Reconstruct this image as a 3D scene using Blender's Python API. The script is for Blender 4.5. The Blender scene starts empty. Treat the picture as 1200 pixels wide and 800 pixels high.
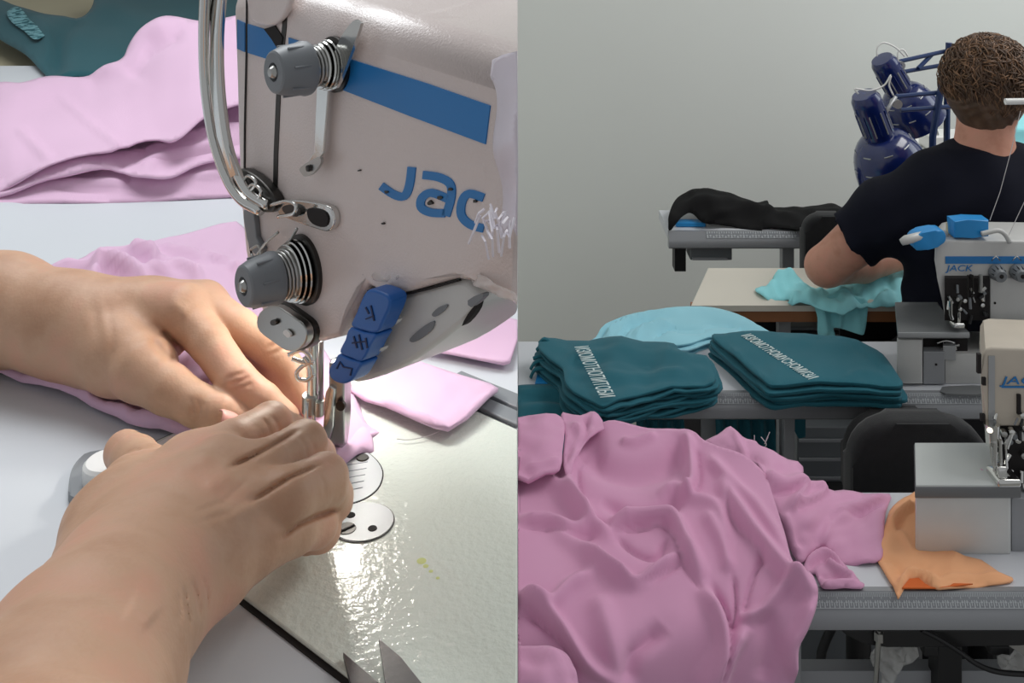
import bpy, bmesh, math, random
import numpy as np
from mathutils import Vector, Matrix
from mathutils.geometry import delaunay_2d_cdt

random.seed(7)
RNG = np.random.default_rng(7)
SC = bpy.context.scene
C = SC.collection
F_PX, CX, HZ, EYE = 1150.0, 606.8, -120.0, 1.58   # lens in pixels, principal column, horizon row, eye height

# ---------------------------------------------------------------- camera
cam = bpy.data.objects.new('camera', bpy.data.cameras.new('camera'))
C.objects.link(cam)
cam.location = (0, 0, EYE)
cam.rotation_euler = (math.pi / 2, 0, 0)
cam.data.sensor_width = 36.0
cam.data.lens = 36.0 * F_PX / 1200.0
cam.data.shift_x = (600 - CX) / 1200.0
cam.data.shift_y = -(400 - HZ) / 1200.0
cam.data.clip_start = 0.02
cam.data.clip_end = 100
SC.camera = cam
SC.view_settings.view_transform = 'Standard'
SC.view_settings.look = 'None'
SC.view_settings.exposure = 0.0
SC.view_settings.gamma = 1.0
SC.view_settings.use_curve_mapping = False

# ---------------------------------------------------------------- world and lights
world = bpy.data.worlds.new('world')
SC.world = world
world.use_nodes = True
world.node_tree.nodes['Background'].inputs[0].default_value = (0.93, 0.95, 0.97, 1)
world.node_tree.nodes['Background'].inputs[1].default_value = 0.39

def area_light(name, loc, target, size, power, color, size_y=None):
    l = bpy.data.lights.new(name, 'AREA')
    l.energy = power; l.color = color; l.size = size
    if size_y: l.shape = 'RECTANGLE'; l.size_y = size_y
    o = bpy.data.objects.new(name, l); C.objects.link(o)
    o.location = loc
    o.rotation_euler = (Vector(target) - Vector(loc)).to_track_quat('-Z', 'Y').to_euler()
    return o
area_light('workshop_ceiling_light', (2.1, 1.9, 3.0), (1.7, 2.1, 0.8), 1.8, 34, (1.0, 0.99, 0.96), 1.0)
area_light('workshop_window_light', (3.6, 2.2, 2.3), (1.0, 2.6, 1.3), 1.4, 13, (0.88, 0.95, 1.0), 1.2)
area_light('bench_window_light', (-0.55, 1.25, 2.6), (-0.15, 0.6, 1.4), 0.9, 16, (0.95, 0.98, 1.0), 0.7)
area_light('machine_lamp', (-0.112, 0.600, 1.385), (-0.10, 0.50, 1.28), 0.03, 0.15, (1.0, 0.96, 0.88), 0.02)

# ---------------------------------------------------------------- helpers
def srgb(r, g, b):
    def c(v):
        v /= 255.0
        return v / 12.92 if v <= 0.04045 else ((v + 0.055) / 1.055) ** 2.4
    return (c(r), c(g), c(b), 1)

def mat(name, col, rough=0.5, metal=0.0, spec=0.5, bump=0.0, bscale=300.0, vary=0.0, vscale=6.0, col2=None,
        c2lo=0.55, c2hi=0.7, coat=0.0, sheen=0.0, sss=0.0, alpha=1.0, trans=0.0, kind='noise', emit=0.0):
    m = bpy.data.materials.new(name); m.use_nodes = True
    nt = m.node_tree; b = nt.nodes['Principled BSDF']
    b.inputs['Base Color'].default_value = col
    b.inputs['Roughness'].default_value = rough
    b.inputs['Metallic'].default_value = metal
    b.inputs['Specular IOR Level'].default_value = spec
    b.inputs['Coat Weight'].default_value = coat
    b.inputs['Alpha'].default_value = alpha
    b.inputs['Transmission Weight'].default_value = trans
    if sheen:
        b.inputs['Sheen Weight'].default_value = sheen
        b.inputs['Sheen Roughness'].default_value = 0.5
    if sss:
        b.inputs['Subsurface Weight'].default_value = sss
        b.inputs['Subsurface Radius'].default_value = (0.008, 0.003, 0.0015)
        b.inputs['Subsurface Scale'].default_value = 1.0
    if emit:
        b.inputs['Emission Color'].default_value = col
        b.inputs['Emission Strength'].default_value = emit
    tc = nt.nodes.new('ShaderNodeTexCoord')
    if bump:
        if kind == 'weave':
            w = nt.nodes.new('ShaderNodeTexWave'); w.inputs['Scale'].default_value = bscale
            w.inputs['Distortion'].default_value = 1.5
            w.inputs['Detail'].default_value = 1.0
            src = w.outputs['Fac']
        else:
            w = nt.nodes.new('ShaderNodeTexNoise'); w.inputs['Scale'].default_value = bscale
            w.inputs['Detail'].default_value = 3.0
            src = w.outputs['Fac']
        nt.links.new(tc.outputs['Object'], w.inputs['Vector'])
        bp = nt.nodes.new('ShaderNodeBump'); bp.inputs['Strength'].default_value = bump
        bp.inputs['Distance'].default_value = 0.0006
        nt.links.new(src, bp.inputs['Height']); nt.links.new(bp.outputs['Normal'], b.inputs['Normal'])
    if vary or col2:
        n = nt.nodes.new('ShaderNodeTexNoise'); n.inputs['Scale'].default_value = vscale
        n.inputs['Detail'].default_value = 5.0
        nt.links.new(tc.outputs['Object'], n.inputs['Vector'])
        r = nt.nodes.new('ShaderNodeValToRGB')
        if col2:
            r.color_ramp.elements[0].position = c2lo; r.color_ramp.elements[1].position = c2hi
            r.color_ramp.elements[0].color = col; r.color_ramp.elements[1].color = col2
        else:
            r.color_ramp.elements[0].position = 0.3; r.color_ramp.elements[1].position = 0.7
            r.color_ramp.elements[0].color = tuple(v * (1 - vary) for v in col[:3]) + (1,)
            r.color_ramp.elements[1].color = tuple(min(1, v * (1 + vary)) for v in col[:3]) + (1,)
        nt.links.new(n.outputs['Fac'], r.inputs['Fac'])
        nt.links.new(r.outputs['Color'], b.inputs['Base Color'])
    return m

def Wp(px, py, Y):
    """point seen at a pixel of the photograph at distance Y"""
    return Vector(((px - CX) * Y / F_PX, Y, EYE - (py - HZ) * Y / F_PX))
def Tp(px, py, z):
    """point seen at a pixel that lies at height z"""
    return Wp(px, py, (EYE - z) * F_PX / (py - HZ))

def tag(o, label=None, cat=None, group=None, kind=None):
    if label: o['label'] = label
    if cat: o['category'] = cat
    if group: o['group'] = group
    if kind: o['kind'] = kind
    return o
def thing(name, loc, label, cat, group=None, kind=None):
    o = bpy.data.objects.new(name, None); C.objects.link(o)
    o.location = loc; o.empty_display_size = 0.05
    return tag(o, label, cat, group, kind)

def mesh_obj(name, me, m, parent=None, smooth=False):
    """me has world coordinates; it is moved into its parent's space"""
    o = bpy.data.objects.new(name, me); C.objects.link(o)
    if m: me.materials.append(m)
    if smooth: me.shade_smooth()
    if parent is not None:
        o.parent = parent
        off = parent.location.copy()
        p = parent.parent
        while p is not None:
            off += p.location; p = p.parent
        me.transform(Matrix.Translation(-off))
    else:
        co = np.empty(len(me.vertices) * 3); me.vertices.foreach_get('co', co); co = co.reshape(-1, 3)
        c = (co.min(0) + co.max(0)) / 2; c[2] = co[:, 2].min()
        me.transform(Matrix.Translation(-Vector(c))); o.location = Vector(c)
    return o
def child_of(o):
    return o

class MB:
    """collects shapes into one bmesh"""
    def __init__(s): s.bm = bmesh.new()
    def poly(s, pts, faces):
        vs = [s.bm.verts.new(p) for p in pts]
        for f in faces:
            try: s.bm.faces.new([vs[i] for i in f])
            except ValueError: pass
        return vs
    def box(s, c, d, rot=None, bev=0.0):
        x, y, z = d[0] / 2, d[1] / 2, d[2] / 2
        pts = [Vector((sx * x, sy * y, sz * z)) for sz in (-1, 1) for sy in (-1, 1) for sx in (-1, 1)]
        if rot is not None: pts = [rot @ p for p in pts]
        pts = [p + Vector(c) for p in pts]
        vs = s.poly(pts, [(0, 2, 3, 1), (4, 5, 7, 6), (0, 1, 5, 4), (2, 6, 7, 3), (0, 4, 6, 2), (1, 3, 7, 5)])
        if bev:
            es = list({e for v in vs for e in v.link_edges})
            bmesh.ops.bevel(s.bm, geom=es, offset=bev, segments=3, profile=0.5, affect='EDGES')
        return s
    def span(s, a, b, bev=0.0):
        c = [(a[i] + b[i]) / 2 for i in range(3)]; d = [abs(b[i] - a[i]) for i in range(3)]
        return s.box(c, d, None, bev)
    def tube(s, pts, r, n=10, cap=True, flat=None):
        """pts list of points, r radius or list; flat=(axis vector, factor) squashes the section"""
        pts = [Vector(p) for p in pts]
        rs = r if isinstance(r, (list, tuple)) else [r] * len(pts)
        up = None; rings = []
        for i, p in enumerate(pts):
            t = (pts[min(i + 1, len(pts) - 1)] - pts[max(i - 1, 0)])
            if t.length < 1e-9: t = Vector((0, 0, 1))
            t.normalize()
            if up is None:
                a = Vector(flat[0]) if flat else (Vector((0, 0, 1)) if abs(t.z) < 0.9 else Vector((1, 0, 0)))
            else: a = up
            u = (a - t * a.dot(t))
            if u.length < 1e-6: u = t.orthogonal()
            u.normalize(); v = t.cross(u); up = u
            fu = flat[1] if flat else 1.0
            rings.append([s.bm.verts.new(p + (u * math.cos(2 * math.pi * k / n) * fu + v * math.sin(2 * math.pi * k / n)) * rs[i]) for k in range(n)])
        for i in range(len(rings) - 1):
            for k in range(n):
                s.bm.faces.new([rings[i][k], rings[i][(k + 1) % n], rings[i + 1][(k + 1) % n], rings[i + 1][k]])
        if cap:
            s.bm.faces.new(rings[0][::-1]); s.bm.faces.new(rings[-1])
        return s
    def lathe(s, prof, base, axis, n=32):
        axis = Vector(axis).normalized(); u = axis.orthogonal().normalized(); v = axis.cross(u)
        base = Vector(base); rings = []
        for r, h in prof:
            if r < 1e-6: rings.append([s.bm.verts.new(base + axis * h)])
            else: rings.append([s.bm.verts.new(base + axis * h + (u * math.cos(2 * math.pi * k / n) + v * math.sin(2 * math.pi * k / n)) * r) for k in range(n)])
        for a, b in zip(rings, rings[1:]):
            for k in range(n):
                k2 = (k + 1) % n
                if len(a) == 1 and len(b) == 1: continue
                if len(a) == 1: s.bm.faces.new([a[0], b[k2], b[k]])
                elif len(b) == 1: s.bm.faces.new([a[k], a[k2], b[0]])
                else: s.bm.faces.new([a[k], a[k2], b[k2], b[k]])
        return s
    def prism(s, pts, vec, bev=0.0, seg=2):
        """closed outline pts pushed along vec"""
        pts = [Vector(p) for p in pts]; vec = Vector(vec); n = len(pts)
        vs = [s.bm.verts.new(p) for p in pts] + [s.bm.verts.new(p + vec) for p in pts]
        fs = [s.bm.faces.new(vs[:n]), s.bm.faces.new(vs[n:][::-1])]
        for i in range(n):
            j = (i + 1) % n
            fs.append(s.bm.faces.new([vs[j], vs[i], vs[n + i], vs[n + j]]))
        if bev:
            es = [e for e in fs[0].edges] + [e for e in fs[1].edges]
            bmesh.ops.bevel(s.bm, geom=es, offset=bev, segments=seg, profile=0.5, affect='EDGES')
        return s
    def done(s, name, m, parent=None, smooth=False, auto=None):
        bmesh.ops.recalc_face_normals(s.bm, faces=s.bm.faces)
        me = bpy.data.meshes.new(name); s.bm.to_mesh(me); s.bm.free()
        o = mesh_obj(name, me, m, parent, smooth or auto is not None)
        if auto is not None:
            try: me.set_sharp_from_angle(angle=math.radians(auto))
            except Exception: pass
        return o

def bevel_mod(o, w, seg=3):
    m = o.modifiers.new('bevel', 'BEVEL'); m.width = w; m.segments = seg; m.limit_method = 'ANGLE'
    m.angle_limit = math.radians(35); m.harden_normals = False
    return o

def smooth_poly(pts, n=6, closed=True):
    """Catmull-Rom through 2-D or 3-D points"""
    P = [np.array(p, float) for p in pts]; N = len(P); out = []
    rng = range(N) if closed else range(N - 1)
    for i in rng:
        if closed: a, b, c, d = P[(i - 1) % N], P[i], P[(i + 1) % N], P[(i + 2) % N]
        else: a, b, c, d = P[max(i - 1, 0)], P[i], P[i + 1], P[min(i + 2, N - 1)]
        for k in range(n):
            t = k / n
            out.append(0.5 * ((2 * b) + (-a + c) * t + (2 * a - 5 * b + 4 * c - d) * t * t + (-a + 3 * b - 3 * c + d) * t ** 3))
    if not closed: out.append(P[-1])
    return out

# ---- smooth solid bodies: signed distance field + surface nets
def surface_nets(f, org, h):
    nx, ny, nz = f.shape
    ins = f < 0
    c = np.zeros((nx - 1, ny - 1, nz - 1), np.int8)
    for dx in (0, 1):
        for dy in (0, 1):
            for dz in (0, 1):
                c += ins[dx:nx - 1 + dx, dy:ny - 1 + dy, dz:nz - 1 + dz]
    act = (c > 0) & (c < 8)
    idx = -np.ones(act.shape, np.int64)
    cells = np.argwhere(act); idx[act] = np.arange(len(cells))
    acc = np.zeros((len(cells), 3)); cnt = np.zeros(len(cells))
    corners = [(a, b, d) for a in (0, 1) for b in (0, 1) for d in (0, 1)]
    for i, a in enumerate(corners):
        for b in corners[i + 1:]:
            if sum(abs(a[k] - b[k]) for k in range(3)) != 1: continue
            fa = f[cells[:, 0] + a[0], cells[:, 1] + a[1], cells[:, 2] + a[2]]
            fb = f[cells[:, 0] + b[0], cells[:, 1] + b[1], cells[:, 2] + b[2]]
            cr = (fa < 0) != (fb < 0)
            t = np.where(cr, fa / np.where(cr, fa - fb, 1), 0)
            p = np.array(a) + t[:, None] * (np.array(b) - np.array(a))
            acc += np.where(cr[:, None], p, 0); cnt += cr
    V = (cells + acc / cnt[:, None]) * h + np.array(org)
    faces = []
    for ax in range(3):
        sl0 = [slice(None)] * 3; sl1 = [slice(None)] * 3
        sl0[ax] = slice(0, -1); sl1[ax] = slice(1, None)
        A, B = ins[tuple(sl0)], ins[tuple(sl1)]
        e = np.argwhere(A != B)
        u, v = [(1, 2), (2, 0), (0, 1)][ax]
        ok = (e[:, u] > 0) & (e[:, v] > 0) & (e[:, u] < f.shape[u] - 1) & (e[:, v] < f.shape[v] - 1)
        e = e[ok]
        flip = A[tuple(e.T)]
        q = []
        for du, dv in ((0, 0), (-1, 0), (-1, -1), (0, -1)):
            g = e.copy(); g[:, u] += du; g[:, v] += dv
            q.append(idx[g[:, 0], g[:, 1], g[:, 2]])
        q = np.stack(q, 1)
        q = np.where(flip[:, None], q, q[:, ::-1])
        faces.append(q)
    Fq = np.concatenate(faces)
    Fq = Fq[(Fq >= 0).all(1)]
    return V, Fq

def smin(a, b, k):
    h = np.clip(0.5 + 0.5 * (b - a) / k, 0, 1)
    return b + (a - b) * h - k * h * (1 - h)
def seg_sdf(P, a, b, ra, rb, sq=None):
    a = np.array(a, float); b = np.array(b, float); ab = b - a; L = max(ab @ ab, 1e-12)
    Q = P - a
    t = np.clip((Q @ ab) / L, 0, 1)
    D = Q - t[..., None] * ab
    if sq is not None:      # squash: section scaled along an axis (axis, factor<1 = thinner)
        n, s = np.array(sq[0], float), sq[1]; n = n / np.linalg.norm(n)
        dn = D @ n
        D = D + (dn * (1 / s - 1))[..., None] * n
    return np.sqrt((D * D).sum(-1)) - (ra + t * (rb - ra))
def chain_sdf(P, pts, rs, k=0.003, sq=None):
    d = None
    for i in range(len(pts) - 1):
        q = seg_sdf(P, pts[i], pts[i + 1], rs[i], rs[i + 1], sq)
        d = q if d is None else smin(d, q, k)
    return d
def body_mesh(name, fn, lo, hi, h, m, parent=None, smooth_it=2, cut=None):
    B = 4
    lo = np.array(lo, float); nc = np.ceil((np.array(hi) - lo) / (h * B)).astype(int) + 1
    n = (nc - 1) * B + 1
    axc = [lo[i] + h * B * np.arange(nc[i]) for i in range(3)]
    cf = fn(np.stack(np.meshgrid(*axc, indexing='ij'), -1)).astype(np.float32)
    near_ = None; sgn = None
    for dx in (0, 1):
        for dy in (0, 1):
            for dz in (0, 1):
                q = cf[dx:nc[0] - 1 + dx, dy:nc[1] - 1 + dy, dz:nc[2] - 1 + dz]
                near_ = np.abs(q) if near_ is None else np.minimum(near_, np.abs(q))
    act = near_ < h * B * 2.2
    f = np.full(n, h * B, np.float32)
    rep = cf[:-1, :-1, :-1].repeat(B, 0).repeat(B, 1).repeat(B, 2)
    f[:-1, :-1, :-1] = np.where(rep < 0, -h * B, h * B)
    pm = np.zeros(n, bool); ra = act.repeat(B, 0).repeat(B, 1).repeat(B, 2)
    pm[:-1, :-1, :-1] |= ra; pm[1:, :-1, :-1] |= ra; pm[:-1, 1:, :-1] |= ra; pm[:-1, :-1, 1:] |= ra; pm[1:, 1:, 1:] |= ra
    pm[1:, 1:, :-1] |= ra; pm[1:, :-1, 1:] |= ra; pm[:-1, 1:, 1:] |= ra
    ii = np.argwhere(pm)
    for s in range(0, len(ii), 300000):
        k = ii[s:s + 300000]
        f[k[:, 0], k[:, 1], k[:, 2]] = fn(k * h + lo)
    f[0] = np.maximum(f[0], h); f[-1] = np.maximum(f[-1], h)
    f[:, 0] = np.maximum(f[:, 0], h); f[:, -1] = np.maximum(f[:, -1], h)
    f[:, :, 0] = np.maximum(f[:, :, 0], h); f[:, :, -1] = np.maximum(f[:, :, -1], h)
    V, Q = surface_nets(f, lo, h)
    for it in range(smooth_it):
        acc = np.zeros_like(V); c = np.zeros(len(V))
        for a, b in ((0, 1), (1, 2), (2, 3), (3, 0)):
            np.add.at(acc, Q[:, a], V[Q[:, b]]); np.add.at(acc, Q[:, b], V[Q[:, a]])
            np.add.at(c, Q[:, a], 1); np.add.at(c, Q[:, b], 1)
        V = 0.5 * V + 0.5 * acc / c[:, None]
    me = bpy.data.meshes.new(name)
    me.from_pydata(V.tolist(), [], Q.tolist()); me.update()
    return mesh_obj(name, me, m, parent, True)

# ---- cloth: outline in the picture, depth from control points or a height, folds as ridges and creases
def polydist(P, line):
    L = np.array(line, float); best = np.full(len(P), 1e9); par = np.zeros(len(P)); side = np.zeros(len(P))
    tot = len(L) - 1
    for i in range(tot):
        a, b = L[i, :2], L[i + 1, :2]; ab = b - a
        t = np.clip(((P - a) @ ab) / max(ab @ ab, 1e-9), 0, 1)
        D = P - (a + t[:, None] * ab); d = np.hypot(D[:, 0], D[:, 1])
        s = np.sign(ab[0] * D[:, 1] - ab[1] * D[:, 0])
        m = d < best
        best[m] = d[m]; par[m] = (i + t[m]) / tot; side[m] = s[m]
    return best, par, side
def rbf(ctrl):
    c = np.array(ctrl, float)
    X = c[:, :2] / 100.0; v = c[:, 2]; n = len(X)
    def k(r): return np.where(r > 1e-9, r * r * np.log(np.maximum(r, 1e-9)), 0)
    A = np.zeros((n + 3, n + 3)); R = np.linalg.norm(X[:, None] - X[None], axis=2)
    A[:n, :n] = k(R) + np.eye(n) * 1e-4; A[:n, n] = 1; A[:n, n + 1:] = X; A[n, :n] = 1; A[n + 1:, :n] = X.T
    w = np.linalg.solve(A, np.concatenate([v, [0, 0, 0]]))
    def f(P):
        Q = P / 100.0
        return k(np.linalg.norm(Q[:, None] - X[None], axis=2)) @ w[:n] + w[n] + Q @ w[n + 1:]
    return f
def inside(P, poly):
    x, y = P[:, 0], P[:, 1]; c = np.zeros(len(P), bool); n = len(poly); j = n - 1
    for i in range(n):
        xi, yi = poly[i]; xj, yj = poly[j]
        m = ((yi > y) != (yj > y)) & (x < (xj - xi) * (y - yi) / (yj - yi + 1e-12) + xi)
        c ^= m; j = i
    return c
def wrinkle(P, seed, scale, amp, ang=None):
    r = np.random.default_rng(seed); o = np.zeros(len(P))
    for k in range(7):
        a = (ang + r.normal(0, 0.35)) if ang is not None else r.uniform(0, math.pi)
        fr = (1 + k * 0.55) / scale
        ph = r.uniform(0, 6.28); w = 1.3 * np.sin((P @ np.array([math.cos(a + 1.3), math.sin(a + 1.3)])) * fr * 0.7 + ph * 2)
        o += np.sin((P @ np.array([-math.sin(a), math.cos(a)])) * fr * 2 * math.pi * 0.5 + ph + w) / (1 + k * 0.8)
    return o * amp
def cloth(name, outline, depth, m, folds=(), step=5.0, thick=0.0015, wr=None, parent=None, smooth_n=5,
          edge_drop=0.0, maxX=None, minX=None, edge_w=8.0, label=None, cat=None, group=None):
    """depth: float z height, or list of (px,py,Y) control points"""
    out = np.array([p[:2] for p in (smooth_poly(outline, smooth_n) if smooth_n > 1 else outline)], float)
    # even spacing along the outline
    seg = np.linalg.norm(np.roll(out, -1, 0) - out, axis=1); keep = []
    acc = 0
    for i in range(len(out)):
        if i == 0 or acc >= step * 0.5: keep.append(out[i]); acc = 0
        acc += seg[i]
    out = np.array(keep)
    lo, hi = out.min(0), out.max(0)
    gx, gy = np.meshgrid(np.arange(lo[0], hi[0], step), np.arange(lo[1], hi[1], step * 0.8))
    gx[1::2] += step / 2
    G = np.stack([gx.ravel(), gy.ravel()], 1)
    G = G[inside(G, out)]
    dd, _, _ = polydist(G, np.vstack([out, out[:1]])); G = G[dd > step * 0.45]
    n = len(out)
    res = delaunay_2d_cdt([Vector(p) for p in out] + [Vector(p) for p in G], [(i, (i + 1) % n) for i in range(n)], [], 1, 1e-4)
    P = np.array([[v.x, v.y] for v in res[0]]); faces = [list(f) for f in res[2]]
    if isinstance(depth, (int, float)):
        Y = (EYE - depth) * F_PX / (P[:, 1] - HZ)
    else:
        Y = rbf(depth)(P)
    S = np.stack([(P[:, 0] - CX) * Y / F_PX, Y, EYE - (P[:, 1] - HZ) * Y / F_PX], 1)
    def base(Q):
        Q = Q.astype(float)
        Yq = (EYE - depth) * F_PX / (Q[:, 1] - HZ) if isinstance(depth, (int, float)) else rbf(depth)(Q)
        return np.stack([(Q[:, 0] - CX) * Yq / F_PX, Yq, EYE - (Q[:, 1] - HZ) * Yq / F_PX], 1)
    e = 2.0
    du = base(P + [e, 0]) - base(P - [e, 0]); dv = base(P + [0, e]) - base(P - [0, e])
    N = np.cross(du, dv); N /= np.linalg.norm(N, axis=1)[:, None]
    toc = np.array([0, 0, EYE]) - S
    sg = np.sign((N * toc).sum(1)); N *= sg[:, None]
    hgt = np.zeros(len(P))
    for fo in folds:
        line, w, amp = fo[0], fo[1], fo[2]; mode = fo[3] if len(fo) > 3 else 'ridge'
        d, t, s = polydist(P, smooth_poly(line, 5, False))
        taper = np.clip(np.minimum(t, 1 - t) * 5 + 0.15, 0, 1) if mode != 'full' else 1.0
        if mode in ('ridge', 'full'): hgt += amp * np.exp(-(d / w) ** 2) * taper
        elif mode == 'crease': hgt -= amp * np.exp(-np.abs(d / w)) * taper
        elif mode == 'step':     # one side higher, sharp edge (a lap of cloth); positive side = right of direction
            hgt += amp * np.where(s > 0, np.exp(-d / w), -0.25 * np.exp(-(d / (w * 0.4)) ** 2)) * taper
    if wr: hgt += wrinkle(P, *wr)
    if edge_drop:
        d, _, _ = polydist(P, np.vstack([out, out[:1]]))
        hgt -= edge_drop * np.exp(-d / edge_w)
    S = S + N * hgt[:, None]
    if maxX is not None: S[:, 0] = np.minimum(S[:, 0], maxX)
    if minX is not None: S[:, 0] = np.maximum(S[:, 0], minX)
    me = bpy.data.meshes.new(name); me.from_pydata(S.tolist(), [], faces); me.update()
    # face the camera
    if len(faces):
        tot = 0
        me.calc_loop_triangles()
        nn = np.array([me.polygons[i].normal[:] for i in range(0, len(me.polygons), 7)])
        cc = np.array([me.polygons[i].center[:] for i in range(0, len(me.polygons), 7)])
        if ((nn * (np.array([0, 0, EYE]) - cc)).sum(1)).sum() < 0: me.flip_normals()
    o = mesh_obj(name, me, m, parent, True)
    if thick:
        so = o.modifiers.new('thickness', 'SOLIDIFY'); so.thickness = thick; so.offset = -1
    if label: tag(o, label, cat, group)
    return o

def text_mesh(txt, size, m, name, mtx, parent=None, shear=0.0, ext=0.0003, offset=0.0, xs=1.0, group=None):
    cu = bpy.data.curves.new('lettering', 'FONT'); cu.body = txt; cu.size = size; cu.shear = shear
    cu.extrude = ext; cu.offset = offset; cu.align_x = 'LEFT'; cu.resolution_u = 4
    t = bpy.data.objects.new('lettering', cu); C.objects.link(t)
    bpy.context.view_layer.update()
    me = bpy.data.meshes.new_from_object(t.evaluated_get(bpy.context.evaluated_depsgraph_get()))
    bpy.data.objects.remove(t); bpy.data.curves.remove(cu)
    me.transform(mtx @ Matrix.Diagonal((xs, 1, 1, 1)))
    me.materials.clear()
    return mesh_obj(name, me, m, parent)

# ---------------------------------------------------------------- materials
M = {}
M['white_top'] = mat('white laminate', srgb(206, 210, 215), 0.45, vary=0.02, vscale=3)
M['enamel'] = mat('machine enamel', srgb(219, 206, 202), 0.30, bump=0.5, bscale=900, col2=srgb(170, 148, 140), c2lo=0.62, c2hi=0.82, vscale=14, coat=0.2)  # slight warm tint puts the pink bounce from the cloth into the colour
M['enamel_bed'] = mat('bed enamel', srgb(222, 228, 218), 0.16, bump=1.0, bscale=300, vary=0.03, vscale=9, coat=0.5)
M['enamel_white'] = mat('white enamel', srgb(205, 206, 204), 0.35, bump=0.2, bscale=700, vary=0.03, vscale=20)
M['cap_dark'] = mat('dark gap', srgb(25, 20, 20), 0.8)
M['stripe'] = mat('blue stripe', srgb(28, 118, 185), 0.4, vary=0.05)
M['lever_blue'] = mat('blue plastic', srgb(18, 92, 170), 0.42, vary=0.04, vscale=30)
M['lever_mark'] = mat('dark blue print', srgb(10, 35, 80), 0.6)
M['chrome'] = mat('chrome', srgb(215, 215, 212), 0.12, metal=1.0, bump=0.05, bscale=200)
M['steel'] = mat('steel', srgb(175, 175, 172), 0.28, metal=1.0, bump=0.1, bscale=500)
M['dark_steel'] = mat('dark steel', srgb(70, 68, 66), 0.35, metal=1.0)
M['knob_grey'] = mat('grey knob plastic', srgb(120, 124, 128), 0.45, vary=0.05, vscale=60)
M['plate'] = mat('ground steel plate', srgb(168, 170, 172), 0.42, metal=0.4, bump=0.1, bscale=400)
M['film'] = mat('clear film', srgb(232, 226, 236), 0.22, alpha=0.72, bump=0.4, bscale=60)
M['pink'] = mat('pink jersey', srgb(222, 184, 212), 0.85, bump=0.25, bscale=900, kind='weave', sheen=0.2, vary=0.02, vscale=5)
M['pink2'] = mat('pink jersey rose', srgb(220, 161, 196), 0.88, bump=0.25, bscale=700, kind='weave', sheen=0.15, vary=0.02, vscale=5)
M['teal_left'] = mat('deep teal jersey', srgb(4, 78, 88), 0.85, bump=0.2, bscale=700, sheen=0.1, vary=0.06, vscale=5)
M['teal'] = mat('dark teal jersey', srgb(12, 96, 112), 0.8, bump=0.25, bscale=700, kind='weave', sheen=0.1, vary=0.05, vscale=6)
M['cyan'] = mat('light blue jersey', srgb(150, 208, 224), 0.85, bump=0.2, bscale=600, sheen=0.1, vary=0.03)
M['aqua'] = mat('aqua jersey', srgb(150, 226, 234), 0.85, bump=0.2, bscale=600, sheen=0.1, vary=0.03)
M['black_cloth'] = mat('black cloth', srgb(11, 10, 12), 0.9, spec=.25, bump=0.3, bscale=500, vary=0.1)
M['orange_cloth'] = mat('peach jersey', srgb(244, 178, 130), 0.85, bump=0.2, bscale=700, vary=0.03, sheen=0.1)
M['orange_inner'] = mat('orange reverse', srgb(215, 105, 45), 0.85)
M['beige'] = mat('beige floor cloth', srgb(186, 178, 150), 0.7, vary=0.03)
M['grey_plastic'] = mat('grey plastic', srgb(128, 132, 136), 0.45, vary=0.03)
M['white_plastic'] = mat('white plastic', srgb(232, 232, 230), 0.35)
M['print_white'] = mat('white print', srgb(215, 228, 228), 0.8)
M['print_dim'] = mat('worn white print', srgb(150, 180, 186), 0.8)
M['blade'] = mat('scissor blade', srgb(120, 118, 118), 0.4, metal=0.85, bump=0.2, bscale=300)
M['thread'] = mat('thread', srgb(210, 205, 205), 0.8)
def skin_mat(name, base, dark, red):
    m = mat(name, base, 0.52, sss=0.12, spec=0.35)
    nt = m.node_tree; b = nt.nodes['Principled BSDF']
    tc = nt.nodes.new('ShaderNodeTexCoord')
    n = nt.nodes.new('ShaderNodeTexNoise'); n.inputs['Scale'].default_value = 28; n.inputs['Detail'].default_value = 6
    nt.links.new(tc.outputs['Object'], n.inputs['Vector'])
    r = nt.nodes.new('ShaderNodeValToRGB')
    r.color_ramp.elements[0].position = 0.30; r.color_ramp.elements[0].color = dark
    r.color_ramp.elements[1].position = 0.72; r.color_ramp.elements[1].color = red
    e = r.color_ramp.elements.new(0.5); e.color = base
    nt.links.new(n.outputs['Fac'], r.inputs['Fac']); nt.links.new(r.outputs['Color'], b.inputs['Base Color'])
    v = nt.nodes.new('ShaderNodeTexVoronoi'); v.inputs['Scale'].default_value = 520
    nt.links.new(tc.outputs['Object'], v.inputs['Vector'])
    n2 = nt.nodes.new('ShaderNodeTexNoise'); n2.inputs['Scale'].default_value = 130; n2.inputs['Detail'].default_value = 4
    nt.links.new(tc.outputs['Object'], n2.inputs['Vector'])
    ad = nt.nodes.new('ShaderNodeMath'); ad.operation = 'MULTIPLY_ADD'; ad.inputs[1].default_value = 0.3
    nt.links.new(v.outputs['Distance'], ad.inputs[0]); nt.links.new(n2.outputs['Fac'], ad.inputs[2])
    bp = nt.nodes.new('ShaderNodeBump'); bp.inputs['Strength'].default_value = 0.35; bp.inputs['Distance'].default_value = 0.0006
    nt.links.new(ad.outputs[0], bp.inputs['Height']); nt.links.new(bp.outputs['Normal'], b.inputs['Normal'])
    return m
M['skin'] = skin_mat('skin', srgb(196, 157, 130), srgb(180, 138, 110), srgb(206, 154, 130))
M['skin_person'] = skin_mat('skin of the seated person', srgb(205, 150, 128), srgb(190, 132, 110), srgb(214, 150, 130))
M['nail'] = mat('fingernail', srgb(232, 170, 158), 0.25, spec=0.5)

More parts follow.
